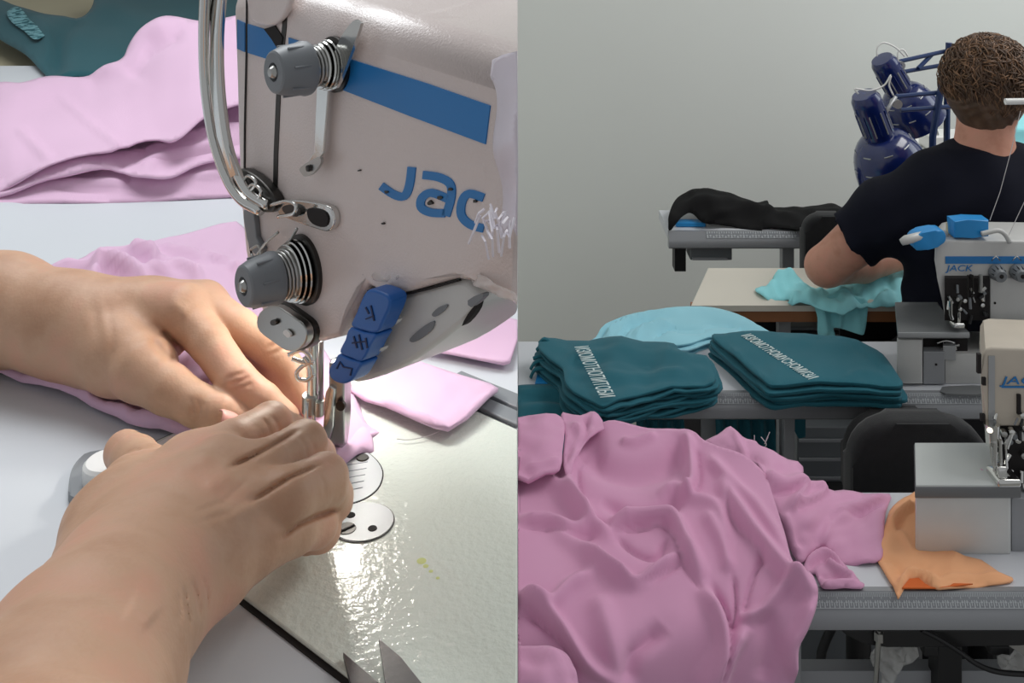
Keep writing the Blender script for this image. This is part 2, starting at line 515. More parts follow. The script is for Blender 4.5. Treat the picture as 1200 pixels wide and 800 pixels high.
# ---------------------------------------------------------------- structure
TZ = 1.28       # bench top height
RT = 0.75       # workshop table height
wall_m = mat('wall paint', srgb(228, 230, 226), 0.9, bump=0.15, bscale=160, vary=0.012, vscale=1.5)
floor_m = mat('workshop floor', srgb(150, 148, 144), 0.5, vary=0.06, vscale=4)
WB = 3.2
tag(MB().span((-2.6, -0.6, -0.05), (3.6, WB + 0.1, 0.0)).done('floor', floor_m), kind='structure')
tag(MB().span((0.0, WB, 0.0), (3.6, WB + 0.1, 2.9)).done('wall_back', wall_m), kind='structure')
tag(MB().span((-2.6, WB + 0.3, 0.0), (-0.02, WB + 0.4, 2.9)).done('wall_far', wall_m), kind='structure')
tag(MB().span((-0.02, 0.86, 0.0), (0.0, WB + 0.1, 2.9)).done('wall_light_divider', wall_m), kind='structure')  # added divider, seen only edge-on, keeps bench and workshop light apart
bb = MB().span((0.0, WB - 0.018, 0.0), (3.6, WB - 0.0, 0.085), 0.002)
bb.span((0.0, WB - 0.024, 0.06), (3.6, WB - 0.018, 0.082), 0.001)
tag(bb.done('baseboard_back', mat('baseboard', srgb(178, 178, 176), 0.5)), kind='structure')

# ---------------------------------------------------------------- bench on the left
d_ = Vector((0.771, -0.636, 0)); p_ = Vector((0.636, 0.771, 0))      # along the machine bed, across it
bench = thing('sewing_bench', (-0.6, 0.9, 0), 'white sewing bench carrying the hands and the large lockstitch machine', 'table')
XE = -0.0001
top = MB().prism([(-1.5, 0.22, TZ), (XE, 0.22, TZ), (XE, 0.857, TZ), (-0.0215, 0.857, TZ), (-0.0215, 1.75, TZ), (-1.5, 1.75, TZ)], (0, 0, -0.028))
top.done('tabletop', M['white_top'], bench)
for x in (-1.42, -0.08):
    for y in (0.3, 1.68):
        MB().span((x - 0.025, y - 0.025, 0.0), (x + 0.025, y + 0.025, TZ - 0.028)).done('leg', M['grey_plastic'], bench)
side = thing('side_table', (-0.9, 2.3, 0), 'beige side table under the dark teal garment', 'table')
MB().span((-2.3, 1.77, TZ - 0.06), (-0.03, 3.3, TZ - 0.025)).done('tabletop', M['beige'], side)
for x in (-2.2, -0.1):
    for y in (1.85, 3.2):
        MB().span((x - 0.025, y - 0.025, 0.0), (x + 0.025, y + 0.025, TZ - 0.06)).done('leg', M['grey_plastic'], side)

# ---- the machine
mc = thing('lockstitch_machine', (-0.10, 0.52, TZ), 'large white sewing machine with blue stripe beside the two hands', 'sewing machine')
e0 = Vector((-0.1196, 0.4207, TZ))
def bedp(u, v, z=0.0): return e0 + d_ * u + p_ * v + Vector((0, 0, z))
def clipX(pts, xm):
    out = []
    n = len(pts)
    for i in range(n):
        a, b = pts[i], pts[(i + 1) % n]
        if a.x <= xm: out.append(a)
        if (a.x <= xm) != (b.x <= xm):
            t = (xm - a.x) / (b.x - a.x); out.append(a.lerp(b, t))
    return out
bedpts = [bedp(-0.128, 0.0), bedp(0.24, 0.0), bedp(0.24, 0.176), bedp(-0.128, 0.176), ]
bo = [bedp(-0.116, 0.0, .0022), bedp(0.24, 0.0, .0022), bedp(0.24, 0.176, .0022), bedp(-0.116, 0.176, .0022)]
for k in range(1, 6):
    a = math.pi / 2 * k / 6
    bo.append(bedp(-0.116 - 0.02 * math.sin(a), 0.156 + 0.02 * math.cos(a), .0022))
bo.append(bedp(-0.136, 0.156, .0022)); bo.append(bedp(-0.136, 0.02, .0022))
for k in range(1, 6):
    a = math.pi / 2 * k / 6
    bo.append(bedp(-0.116 - 0.02 * math.cos(a), 0.02 - 0.02 * math.sin(a), .0022))
bed = MB().prism(clipX(bo, XE), (0, 0, -0.0018)).done('bed', M['enamel_bed'], mc)
bevel_mod(bed, 0.0008, 2)
# dark gap round the bed, and hinge rails behind it
gp = [bedp(-0.1385, -0.0022, .0006), bedp(0.26, -0.0022, .0006), bedp(0.26, 0.1775, .0006), bedp(-0.1385, 0.1775, .0006)]
MB().prism(clipX(gp, XE), (0, 0, -0.0008)).done('gap', M['cap_dark'], mc)
for v0, v1 in ((0.1785, 0.1905), (0.193, 0.205)):
    q = clipX([bedp(-0.06, v0, .003), bedp(0.26, v0, .003), bedp(0.26, v1, .003), bedp(-0.06, v1, .003)], XE)
    bevel_mod(MB().prism(q, (0, 0, -0.0028)).done('hinge_rail', M['grey_plastic'], mc), 0.001)

NF = Vector((-0.743, -0.669, 0)); ND = Vector((0.669, -0.743, 0)); NC = -0.2407
def Fp(px, py, off=0.0):
    rx = (px - CX) / F_PX
    Y = (NC + off) / (NF.x * rx + NF.y)
    v = Wp(px, py, Y)
    return v
# head and arm
body = [(276, -22), (300, -30), (332, -24), (345, -6), (400, 5), (606.3, 62), (606.3, 357), (590, 349), (570, 338), (552, 329), (537, 327), (500, 337),
        (480, 343), (462, 347), (442, 343), (430, 336), (418, 346), (404, 372), (396, 396), (372, 402), (352, 398), (330, 388), (306, 366), (295, 342), (286, 295), (280, 232), (277, 150)]
bm_ = MB()
NB = 8      # top edge rolls back over this many steps
RB = 0.0165
BK = 0.098
n = len(body); TOPI = 6            # first six points run along the top of the arm
rows = []
for k in range(NB + 1):            # rounded shoulder: down from the top, out to the front
    a = math.pi / 2 * k / NB
    row = []
    for i, (x, y) in enumerate(body):
        p = Fp(x, y)
        if i < TOPI:
            p = p - NF * RB * (1 - math.sin(a)) - Vector((0, 0, RB * (1 - math.cos(a))))
        else:
            p = p - NF * .0045 * (1 - math.sin(a))
            c = Fp(420, 200) - p; c.z = c.z
            p = p + c.normalized() * .0040 * (1 - math.cos(a))
        row.append(p)
    rows.append(row)
backr = []
for p in rows[0]:
    q = p - NF * BK
    if q.x > XE: q = p - NF * max(0.0, (XE - p.x) / (-NF.x))
    backr.append(q)
rv = [[bm_.bm.verts.new(p) for p in row] for row in [backr] + rows]
for r0, r1 in zip(rv, rv[1:]):
    for i in range(n):
        j = (i + 1) % n
        try: bm_.bm.faces.new([r0[i], r0[j], r1[j], r1[i]])
        except ValueError: pass
bm_.bm.faces.new(rv[-1]); bm_.bm.faces.new(rv[0][::-1])
bmesh.ops.triangulate(bm_.bm, faces=[f for f in bm_.bm.faces if len(f.verts) > 4])
head = bm_.done('machine_head', M['enamel'], mc, auto=38)
# broad chamfered shoulder along the arm's top
sh = [(347, -2), (400, 12), (606.2, 68), (606.2, 110), (590, 106), (400, 46), (347, 26)]

def fpoly(pts, off, th, name, m, parent=mc, sm=1, bev=0.0, auto=None):
    P = [Fp(p[0], p[1], off) for p in (smooth_poly(pts, sm) if sm > 1 else pts)]
    o = MB().prism(P, -NF * th)
    o = o.done(name, m, parent, auto=auto)
    if bev: bevel_mod(o, bev)
    return o
def fstroke(pts, w, off, th, name, m, parent=mc):
    """flat band of constant pixel width on the front plane"""
    pts = [np.array(p, float) for p in pts]; L, R = [], []
    for i, p in enumerate(pts):
        t = pts[min(i + 1, len(pts) - 1)] - pts[max(i - 1, 0)]; t = t / np.linalg.norm(t)
        nrm = np.array([-t[1], t[0]]) * w / 2
        L.append(p + nrm); R.append(p - nrm)
    bm = MB()
    for i in range(len(pts) - 1):
        q = [L[i], L[i + 1], R[i + 1], R[i]]
        bm.prism([Fp(a[0], a[1], off) for a in q], -NF * th)
    return bm.done(name, m, parent)
# stripe
fpoly([(277.5, 23), (286.5, 27), (286.5, 61), (277.5, 57)], 0.0006, 0.001, 'blue_stripe', M['stripe'])
fpoly([(290, 28), (322, 38), (330, 42), (330, 74), (322, 72), (290, 62)], 0.0006, 0.001, 'blue_stripe', M['stripe'])
fpoly([(338, 44), (415, 71), (500, 98), (574, 124), (568.5, 169), (480, 136), (400, 105), (338, 80)], 0.0006, 0.001, 'blue_stripe', M['stripe'])
# seams and the threading channel
fstroke([(289, -20), (288.5, 60), (286.5, 150), (286, 230), (292, 285), (300, 330)], 1.8, 0.0004, 0.0006, 'face_plate_seam', M['cap_dark'])
fstroke([(334, -10), (333, 30), (330, 60), (326, 110), (323, 180), (322, 240)], 5, 0.0004, 0.0006, 'thread_channel', M['dark_steel'])
fpoly([(309, 34), (322, 30), (331, 44), (328, 62), (318, 46)], 0.0008, 0.0006, 'channel_shadow_gap', M['cap_dark'])
cov = [(292, -18), (330, -18), (340, -8), (334, 14), (322, 28), (308, 30), (292, 20)]
fpoly(cov, 0.004, 0.004, 'top_cover_cap', M['enamel'], sm=4, bev=0.0015, auto=40)
b = MB(); q0 = Fp(492, 3, -0.03)
b.lathe([(0, 0), (0.0045, 0), (0.0045, 0.0008), (0, 0.0008)], Vector((q0.x, q0.y, Fp(492, 28).z + 0.0)), (0, 0, 1))
b.done('oil_plug', M['dark_steel'], mc)
# letters of the logo
lg = [[(482, 196), (479, 218), (473, 230), (461, 228), (446, 218)],
      [(495, 205), (514, 208), (527, 216), (528, 232), (522, 253)],
      [(524, 233), (505, 226), (494, 232), (493, 243), (504, 249), (521, 250)],
      [(566, 232), (549, 227), (541, 236), (540, 252), (550, 263), (566, 268)]]
for l in lg: fstroke(smooth_poly(l, 4, False), 9.5, 0.0006, 0.0008, 'logo_letter', M['stripe'])
# chips of bare dirty metal in the paint
for (x, y, r) in ((503, 238, 5), (527, 222, 3.5), (515, 232, 4), (452, 225, 3), (448, 262, 2), (556, 236, 3), (420, 200, 1.8)):
    fpoly([(x + r * math.cos(a) * random.uniform(.5, 1.1), y + r * .7 * math.sin(a) * random.uniform(.5, 1.1)) for a in np.linspace(0, 5.6, 8)], 0.0011, 0.001, 'paint_chip', M['dark_steel'])

def knob(base, r_disc, r_knob, s=1.0, parent=mc):
    ax = NF
    b0 = MB().lathe([(0, 0), (r_disc * 1.12, 0), (r_disc * 1.12, .002), (r_disc * .9, .0035), (0, .0035)], base, ax, 40); b0.done('tension_base', M['dark_steel'], parent, auto=40)
    b1 = MB()
    for k in range(3):
        h = .004 + .0022 * k
        b1.lathe([(0, h), (r_disc * (1.0 - .06 * k), h), (r_disc * (1.03 - .06 * k), h + .0006), (r_disc * (1.0 - .06 * k), h + .0012), (0, h + .0012)], base, ax, 40)
    b1.done('tension_disc', M['chrome'], parent, auto=40)
    b2 = MB(); pts = []
    u = ax.orthogonal().normalized(); v = ax.cross(u)
    for k in range(72):
        a = k * 2 * math.pi / 16; h = .010 + .008 * s * k / 72
        pts.append(base + ax * h + (u * math.cos(a) + v * math.sin(a)) * r_disc * (.78 - .15 * k / 72))
    b2.tube(pts, .0009, 6); b2.done('spring', M['steel'], parent, True)
    MB().lathe([(0, .010), (r_disc * .55, .010), (r_disc * .5, .018 * s), (0, .018 * s)], base, ax, 24).done('hub', M['cap_dark'], parent, auto=40)
    h0 = .0165 * s
    kb = MB().lathe([(0, h0), (r_knob * 1.03, h0), (r_knob * 1.05, h0 + .002), (r_knob, h0 + .004), (r_knob * .93, h0 + .012 * s), (r_knob * .80, h0 + .0165 * s), (r_knob * .72, h0 + .0172 * s), (r_knob * .36, h0 + .0172 * s), (r_knob * .33, h0 + .0150 * s), (0, h0 + .0150 * s)], base, ax, 48).done('tension_knob', M['knob_grey'], parent, auto=35)
    MB().lathe([(0, h0 + .010), (r_knob * .26, h0 + .010), (r_knob * .26, h0 + .0172 * s), (r_knob * .16, h0 + .0190 * s), (0, h0 + .0192 * s)], base, ax, 24).done('screw', M['steel'], kb, auto=35)
    for k in range(14):
        a = 2 * math.pi * k / 14; c = base + ax * (h0 + .008 * s) + (u * math.cos(a) + v * math.sin(a)) * r_knob * .965
        if k % 2 == 0:
            MB().tube([c - ax * .004, c + ax * .004], .0006, 6).done('grip_rib', M['knob_grey'], kb)
knob(Fp(394, 75), .0115, .0118, .95)
knob(Fp(357, 315), .0148, .0118, .95)
# flat lever bar by the upper knob, and the long flat thread guard below it
fpoly([(413, 25), (420, 26), (421, 34), (398, 96), (389, 104), (380, 98), (384, 88), (396, 50)], 0.006, 0.0015, 'lever_bar', M['chrome'], sm=3, auto=40)
fpoly([(372, 85), (385, 90), (382, 132), (378, 180), (372, 192), (360, 196), (362, 188), (368, 178)], 0.005, 0.0015, 'flat_thread_guard', M['chrome'], sm=1, bev=0.0004)
fpoly([(352, 196), (372, 184), (376, 190), (368, 202), (358, 207), (353, 203)], 0.008, 0.0015, 'guard_foot', M['steel'], sm=3, auto=40)
MB().lathe([(0, 0), (.0016, 0), (.0014, .001), (0, .0012)], Fp(362, 197, 0.0085), NF, 16).done('screw', M['dark_steel'], mc)
# take-up guard: two bent chrome bars
for l, r in (([(241, -20), (239, 40), (241, 100), (250, 160), (266, 208), (284, 234), (306, 246)], .0030),
             ([(262, -20), (257, 40), (258, 100), (265, 160), (277, 200), (292, 226), (314, 240)], .0026)):
    MB().tube([Fp(x, y, 0.017 - .010 * i / 30) for i, (x, y) in enumerate(smooth_poly(l, 5, False))], r, 12).done('take_up_guard', M['chrome'], mc, True)
MB().prism([Fp(x, y, 0.013) for x, y in ((246, -20), (256, -20), (254, 90), (262, 160), (276, 205), (270, 208), (254, 160), (246, 100))], -NF * .0015).done('guard_web', M['chrome'], mc)
# guide block and hooks under it
fpoly([(279, 198), (296, 205), (312, 220), (322, 236), (318, 249), (300, 246), (284, 232), (278, 214)], 0.006, 0.006, 'guide_block', M['dark_steel'], sm=2, bev=0.0012, auto=40)
for l in ([(283, 214), (291, 206), (300, 214), (292, 224), (284, 218)], [(286, 226), (296, 216), (306, 224), (300, 236)], [(318, 240), (334, 236), (346, 240), (344, 250), (326, 254)]):
    MB().tube([Fp(x, y, 0.009) for x, y in smooth_poly(l, 5, False)], .0009, 8).done('thread_hook', M['chrome'], mc, True)
fpoly([(326, 238), (340, 234), (380, 240), (390, 249), (391, 262), (386, 270), (376, 270), (336, 256), (326, 250)], 0.0035, 0.0035, 'slot_plate', M['chrome'], sm=3, bev=0.0006, auto=40)
fpoly([(362, 244), (378, 247), (384, 256), (380, 266), (366, 262), (360, 252)], 0.0042, 0.0008, 'slot_hole', M['cap_dark'], sm=3)
fpoly([(331, 242), (344, 240), (352, 246), (348, 254), (334, 250)], 0.0050, 0.002, 'slot_screw', M['dark_steel'], sm=3)
# strip below guard
fpoly([(285, 246), (297, 249), (300, 278), (308, 292), (302, 300), (292, 290), (287, 268)], 0.003, 0.003, 'guide_strip', M['knob_grey'], sm=2, bev=0.0006, auto=40)
for l in ([(294, 292), (302, 288), (306, 296), (300, 304), (294, 298)], [(300, 300), (312, 284), (326, 272)], [(330, 300), (340, 282), (348, 268)]):
    MB().tube([Fp(x, y, 0.006) for x, y in smooth_poly(l, 4, False)], .0007, 8).done('thread_hook', M['steel'], mc, True)
# stadium-shaped cover plate
def stad(cx_, cy_, L, w, ang, n=10):
    o = []
    for s in (1, -1):
        for k in range(n + 1):
            a = -math.pi / 2 + math.pi * k / n + (0 if s == 1 else math.pi)
            o.append((cx_ + math.cos(ang) * (s * L / 2) + math.cos(ang + a) * w, cy_ + math.sin(ang) * (s * L / 2) + math.sin(ang + a) * w))
    return o
fpoly(stad(337, 383, 26, 21, .62), 0.003, 0.006, 'cover_plate_rim', M['dark_steel'], auto=40, bev=.0008)
cp = fpoly(stad(330, 385, 26, 19, .62), 0.008, 0.004, 'cover_plate', M['steel'], auto=40, bev=.0006)
fpoly(stad(320, 378, .1, 3.5, 0), 0.0095, 0.001, 'screw', M['dark_steel'], cp)
fpoly(stad(336, 391, 4, 3.0, .8), 0.0095, 0.001, 'screw', M['white_plastic'], cp)
# jaw under the arm
jaw = [(430, 338), (462, 346), (500, 337), (537, 327), (552, 336), (565, 350), (556, 366), (536, 384), (500, 412), (468, 432), (430, 446), (408, 446), (404, 420), (414, 380)]
jo = fpoly(jaw, -0.004, 0.045, 'machine_jaw', M['enamel_white'], sm=2, bev=0.003, auto=50)
fstroke([(430, 341), (462, 347.5), (500, 339), (536, 329)], 2.4, -0.0020, 0.002, 'jaw_seam', M['cap_dark'])
fpoly([(480, 397), (494, 384), (508, 376), (506, 386), (494, 396), (484, 401)], -0.0032, 0.001, 'jaw_recess', M['knob_grey'], sm=3)
fpoly([(506, 368), (514, 360), (524, 357), (520, 364), (510, 371)], -0.0032, 0.001, 'jaw_recess', M['knob_grey'], sm=3)
fpoly([(541, 382), (548, 368), (556, 358), (560, 352), (558, 362), (550, 374)], -0.002, 0.003, 'jaw_latch', M['cap_dark'], sm=2)
fpoly([(548, 352), (563, 344), (566, 348), (552, 360)], 0.001, 0.003, 'latch_cap', M['knob_grey'], sm=2)
# blue levers
def lever(pts, strokes):
    o = fpoly(pts, 0.010, 0.009, 'stitch_lever', M['lever_blue'], sm=3, bev=0.0012, auto=45)
    for s in strokes: fstroke(s, 1.6, 0.0104, 0.0006, 'lever_mark', M['lever_mark'], o)
lever([(426, 345), (434, 339), (448, 343), (456, 349), (456, 360), (449, 376), (441, 390), (426, 388), (411, 382), (417, 366)],
      [[(428, 360), (432, 368)], [(434, 358), (438, 376)], [(428, 374), (438, 370)]])
lever([(410, 384), (426, 389), (440, 392), (434, 404), (424, 423), (412, 420), (398, 413), (404, 398)],
      [[(414, 394), (418, 408)], [(420, 392), (424, 410)], [(412, 402), (428, 400)], [(428, 396), (430, 408)]])
lever([(397, 415), (411, 421), (423, 425), (418, 436), (411, 446), (401, 450), (390, 446), (385, 438), (386, 430), (392, 422)],
      [[(394, 432), (398, 424), (402, 430)], [(402, 430), (412, 432), (410, 440)]])
for (x, y) in ((452, 378), (436, 410)):
    fpoly([(x - 8, y), (x + 8, y - 4), (x + 9, y + 1), (x - 4, y + 8)], 0.003, 0.004, 'lever_bracket', M['enamel_white'], sm=2)
# needle bar, presser bar, foot
NX, NY = -0.107, 0.523
def nb(px, py, dy=0.0): return Wp(px, py, NY + dy)
MB().tube([nb(366, 380), nb(366, 470), nb(366.5, 478)], .0030, 14).done('needle_bar', M['chrome'], mc, auto=40)
MB().tube([nb(376, 400, .004), nb(376, 474, .004)], .0016, 10).done('needle_bar_guide', M['steel'], mc, True)
MB().tube([nb(367, 476), nb(368, 500), nb(368, 536)], [.0012, .0009, .0004], 8).done('needle', M['chrome'], mc, True)
b = MB(); b.tube([nb(364, 462), nb(364, 482)], .0046, 14); b.tube([nb(374, 470, -.003), nb(374, 486, -.003)], .0026, 12)
b.done('needle_clamp', M['steel'], mc, auto=40)
MB().tube([nb(360, 470, -.004), nb(358, 500, -.004), nb(362, 522, -.002)], .0012, 8).done('thread_guide_wire', M['chrome'], mc, True)
b = MB(); c = nb(396, 470, .002)
b.box(c, (.0085, .007, .044), None, .0012); b.done('presser_bar', M['steel'], mc, auto=40)
b = MB().lathe([(0, 0), (.0028, 0), (.0026, .0016), (0, .0020)], nb(400, 474, -.003), (-.2, -1, 0), 20); b.done('clamp_screw', M['dark_steel'], mc, auto=40)
ft = MB(); ft.prism([nb(x, y, .001) for x, y in ((388, 440), (405, 444), (404, 492), (402, 512), (400, 530), (388, 536), (378, 534), (381, 518), (390, 505), (391, 470))], (0.002, .008, 0), .0008)
ft.done('presser_foot', M['steel'], mc, auto=40)
ft = MB(); ft.prism([nb(x, y, -.004) for x, y in ((381, 460), (386, 452), (392, 456), (390, 500), (386, 516), (376, 522), (368, 514), (372, 508), (380, 504))], (0.001, .003, 0), .0006)
ft.done('finger_guard', M['chrome'], mc, auto=40)
for l in ([(338, 416), (352, 410), (362, 416), (364, 424), (354, 424), (342, 420)], [(368, 424), (356, 428), (348, 436), (350, 444), (360, 445), (368, 438)], [(356, 418), (364, 430), (366, 440)]):
    MB().tube([nb(x, y, -.012) for x, y in smooth_poly(l, 5, False)], .0012, 8).done('wire_hook', M['chrome'], mc, True)
# needle plate, its screw, graduation lines; round slide cover with screw and holes
cpl = Tp(392, 557, TZ + .003)
def bedxy(px, py, z=.0026): return Tp(px, py, TZ + z)
pl = [bedxy(350, 520), bedxy(380, 522), bedxy(414, 522), bedxy(432, 531), bedxy(444, 543), bedxy(448, 556), bedxy(442, 572), bedxy(426, 584), bedxy(404, 590), bedxy(375, 588), bedxy(345, 570)]
pls = [Vector(p) for p in smooth_poly(pl, 4)]
MB().prism([p + (p - cpl).normalized() * .0007 - Vector((0, 0, .0003)) for p in pls], (0, 0, -.0005)).done('plate_gap', M['cap_dark'], mc)
npl = MB().prism(pls, (0, 0, -.0006)).done('needle_plate', M['plate'], mc)
MB().lathe([(0, 0), (.0034, 0), (.003, .0006), (0, .0006)], bedxy(425, 536.5), (0, 0, 1), 20).done('screw', M['dark_steel'], npl)
for k in range(5):
    a = bedxy(383 + 3 * k, 549 + 7 * k); c = bedxy(428 + (2 - k) * 1.5, 541 + 7.5 * k)
    MB().tube([a, c], .00022, 4).done('graduation_line', M['knob_grey'], npl)
c0 = bedxy(425, 611)
MB().lathe([(0, -.0003), (.0152, -.0003), (.0152, .0001), (0, .0001)], c0, (0, 0, 1), 48).done('cover_gap', M['dark_steel'], mc)
cv = MB().lathe([(0, 0), (.0146, 0), (.0146, .0004), (0, .0004)], c0, (0, 0, 1), 48).done('slide_cover', M['plate'], mc)
for x, y, r in ((411, 603.5, .0022), (436.5, 619, .0022), (406, 619, .0046)):
    MB().lathe([(0, 0), (r, 0), (r * .95, .0003), (0, .0003)], bedxy(x, y, .0030), (0, 0, 1), 20).done('hole' if r < .003 else 'screw', M['cap_dark'] if r < .003 else M['dark_steel'], cv)
c = bedxy(406, 619, .0036); MB().box(c, (.0085, .0009, .0004), Matrix.Rotation(.7, 3, 'Z')).done('screw_slot', M['cap_dark'], cv)
stn = MB()
for (x, y, rr) in ((494, 657, .0022), (499, 663, .0013), (505, 669, .0010), (513, 677, .0009)):
    stn.lathe([(0, 0), (rr, 0), (0, .00005)], bedxy(x, y, .0023), (0, 0, 1), 12)
stn.done('oil_stain', mat('yellow oil stain', srgb(205, 212, 140), 0.3), mc)
# film over the arm
fm = cloth('plastic_film', [(578, 70), (590, 64), (606.6, 60), (606.6, 200), (606.6, 276), (598, 262), (590, 274), (582, 255), (572, 262), (566, 244), (556, 236), (568, 228), (567, 200), (568, 165), (572, 130), (574, 95)],
           [(570, 60, .376), (606, 60, .353), (570, 270, .376), (606, 270, .353), (588, 160, .364), (560, 240, .385)], M['film'], wr=(3, 60, .0003), step=5, thick=.0003, maxX=-0.0001, smooth_n=1)
tag(fm, 'torn clear plastic film hanging over the right end of the machine arm', 'film')
fr = MB()
for k in range(16):
    x, y = random.uniform(558, 604), random.uniform(238, 280)
    fr.tube([Fp(x, y, .012), Fp(x + random.uniform(-14, 8), y + random.uniform(4, 24), .013 + random.uniform(0, .004)), Fp(x + random.uniform(-14, 8), y + random.uniform(14, 34), .012)], .0005, 4)
# torn shreds belong to the film
o_ = fr.done('film_shred', mat('film shreds', srgb(235, 230, 238), .3), fm)
# strip of clear tape curled at the arm's lower edge
ct = cloth('curled_tape', [(424, 322), (444, 308), (480, 296), (500, 294), (530, 304), (560, 318), (590, 336), (606, 350), (604, 357), (580, 345), (548, 328), (520, 320), (486, 318), (458, 330)],
      [(424, 325, .436), (500, 295, .405), (606, 350, .350), (500, 318, .405), (560, 325, .377)], mat('clear tape', srgb(236, 226, 222), .12, alpha=.45, bump=1.0, bscale=120), wr=(9, 22, .0012), step=4, thick=.0002, maxX=-0.0004)
tag(ct, 'crinkled clear tape stuck along the lower edge of the arm', 'tape')

# ---------------------------------------------------------------- scissors
scz = thing('scissors', Tp(445, 800, TZ), 'pair of dark steel scissors open at the bottom edge of the bed', 'scissors')
zb = TZ + .0050
def blade(pts, name):
    MB().prism([Tp(x, y, zb) for x, y in pts], (0, 0, -.0022)).done(name, M['blade'], scz)
blade([(402, 764), (444, 800), (470, 830), (500, 880), (470, 890), (440, 850), (416, 820)], 'blade')
zb = TZ + .0075
blade([(444, 748), (470, 770), (494, 800), (516, 850), (530, 900), (500, 900), (476, 850), (452, 800)], 'blade')
MB().lathe([(0, 0), (.004, 0), (.003, .002), (0, .0022)], Tp(505, 880, TZ + .0075), (0, 0, 1), 16).done('pivot_screw', M['steel'], scz)
# grey seam guide plate with a white cap under the right hand
sg = thing('guide_plate', Tp(110, 545, TZ), 'grey rounded plate with a white cap peeking out by the right thumb', 'plate')
MB().prism([Vector(p) for p in smooth_poly([Tp(x, y, TZ + .005) for x, y in ((80, 572), (84, 550), (96, 534), (112, 527), (160, 526), (196, 530), (180, 560), (120, 584), (96, 584), (82, 580))], 4)], (0, 0, -.0045), .001).done('plate', M['grey_plastic'], sg, auto=40)
MB().lathe([(0, 0), (.0125, 0), (.0125, .008), (.011, .0095), (0, .010)], Tp(128, 560, TZ + .005), (0, 0, 1), 32).done('white_cap', M['white_plastic'], sg, auto=40)
b = MB(); b.prism([Tp(x, y, TZ + .0028) for x, y in ((150, 540), (205, 507), (218, 514), (190, 545))], (0, 0, -.0024)); b.done('white_strip', M['white_plastic'], sg)
gm = MB().prism([Tp(x, y, TZ + .001) for x, y in ((-60, 662), (15, 722), (80, 790), (90, 900), (-90, 900))], (0, 0, -.0008)).done('grey_mat', M['grey_plastic'])
tag(gm, 'corner of a grey mat at the lower left by the forearm', 'mat')

# ---------------------------------------------------------------- left-hand cloth
# dark teal garment on the side table
o = cloth('teal_garment', [(-60, -30), (-40, 20), (0, 42), (30, 60), (60, 84), (90, 84), (130, 82), (170, 60), (205, 42), (240, 40), (276, 40), (300, -30), (200, -32), (100, -30), (110, 0), (95, 18), (60, 14), (20, 6), (0, -4)],
          [(-60, 0, 2.45), (0, 40, 1.98), (60, 84, 1.59), (100, 84, 1.585), (150, 80, 1.61), (240, 40, 1.92), (280, 0, 2.35), (100, 0, 2.35), (0, 0, 2.4), (100, -30, 2.8), (280, -30, 2.8)],
          M['teal_left'], folds=[([(95, 20), (70, 50), (68, 84)], 9, -.012), ([(110, 4), (170, 30), (220, 36)], 14, .012), ([(0, 15), (60, 40), (120, 50), (180, 44)], 18, .010), ([(40, 22), (55, 40), (60, 70)], 6, .006)], wr=(4, 90, .003), step=6, edge_drop=.008,
          label='dark teal garment lying crumpled behind the pink stack', cat='garment')
tb = cloth('printed_lettering', [(8, 14), (22, 8), (36, 24), (50, 34), (52, 42), (40, 46), (28, 36), (14, 26)], [(0, 10, 2.20), (60, 40, 1.90), (10, 40, 1.92), (50, 10, 2.18)], mat('faded print', srgb(110, 160, 168), .8, col2=srgb(8, 82, 92), c2lo=.5, c2hi=.56, vscale=70), step=4, thick=.0004, parent=o, smooth_n=3)
# lower layers first, then the top panel
layers = [
 ([(-60, 232), (0, 238), (60, 239), (150, 236), (270, 230), (300, 225), (300, 150), (230, 150), (120, 190), (0, 215), (-60, 222)],
  [(-60, 235, .975), (0, 238, .962), (150, 236, .965), (280, 229, .98), (280, 150, 1.05), (120, 190, 1.02), (-60, 210, 1.0), (0, 200, 1.03)],
  [([(0, 225), (100, 214), (180, 216), (280, 200)], 6, .006), ([(40, 222), (110, 222), (160, 218), (210, 226)], 4, .004, 'crease'), ([(150, 205), (180, 190), (270, 165)], 7, .007), ([(160, 200), (150, 215), (200, 214), (280, 205)], 4, .005, 'crease')]),
 ([(-60, 226), (0, 228), (70, 208), (130, 196), (160, 205), (200, 206), (240, 190), (300, 176), (300, 120), (230, 140), (120, 180), (0, 205)],
  [(-60, 226, .985), (0, 226, .975), (120, 200, .985), (200, 200, .99), (290, 176, 1.02), (290, 120, 1.10), (120, 170, 1.06), (-60, 190, 1.05), (0, 190, 1.04)],
  [([(0, 216), (90, 192), (190, 176), (280, 150)], 6, .007), ([(130, 196), (160, 185), (230, 165), (290, 140)], 5, .006, 'crease'), ([(165, 198), (200, 180), (270, 160)], 6, .006)]),
 ([(-60, 108), (-30, 104), (0, 97), (28, 98), (60, 92), (94, 94), (120, 82), (142, 72), (150, 52), (168, 32), (190, 20), (215, 22), (240, 25), (275, 18), (320, 10), (320, 108), (276, 122), (240, 138), (205, 163), (180, 164), (130, 178), (90, 186), (40, 206), (0, 222), (-60, 236)],
  [(-60, 110, 1.42), (0, 97, 1.44), (94, 95, 1.42), (150, 60, 1.42), (190, 22, 1.46), (270, 20, 1.46), (320, 12, 1.46), (-60, 232, .98), (0, 220, .985), (90, 186, 1.0), (200, 163, 1.01), (300, 115, 1.07), (100, 140, 1.16), (240, 80, 1.22), (0, 150, 1.17)],
  [([(108, 92), (150, 72), (170, 40), (205, 26)], 8, .010), ([(150, 90), (170, 60), (215, 34)], 10, .012, 'crease'), ([(0, 120), (60, 105), (110, 100)], 12, .006), ([(20, 150), (60, 190)], 5, .004), ([(70, 115), (150, 180)], 4, .003), ([(0, 218), (70, 194), (140, 174), (200, 160)], 3, .004), ([(60, 200), (160, 170)], 5, .002, 'crease')]),
]
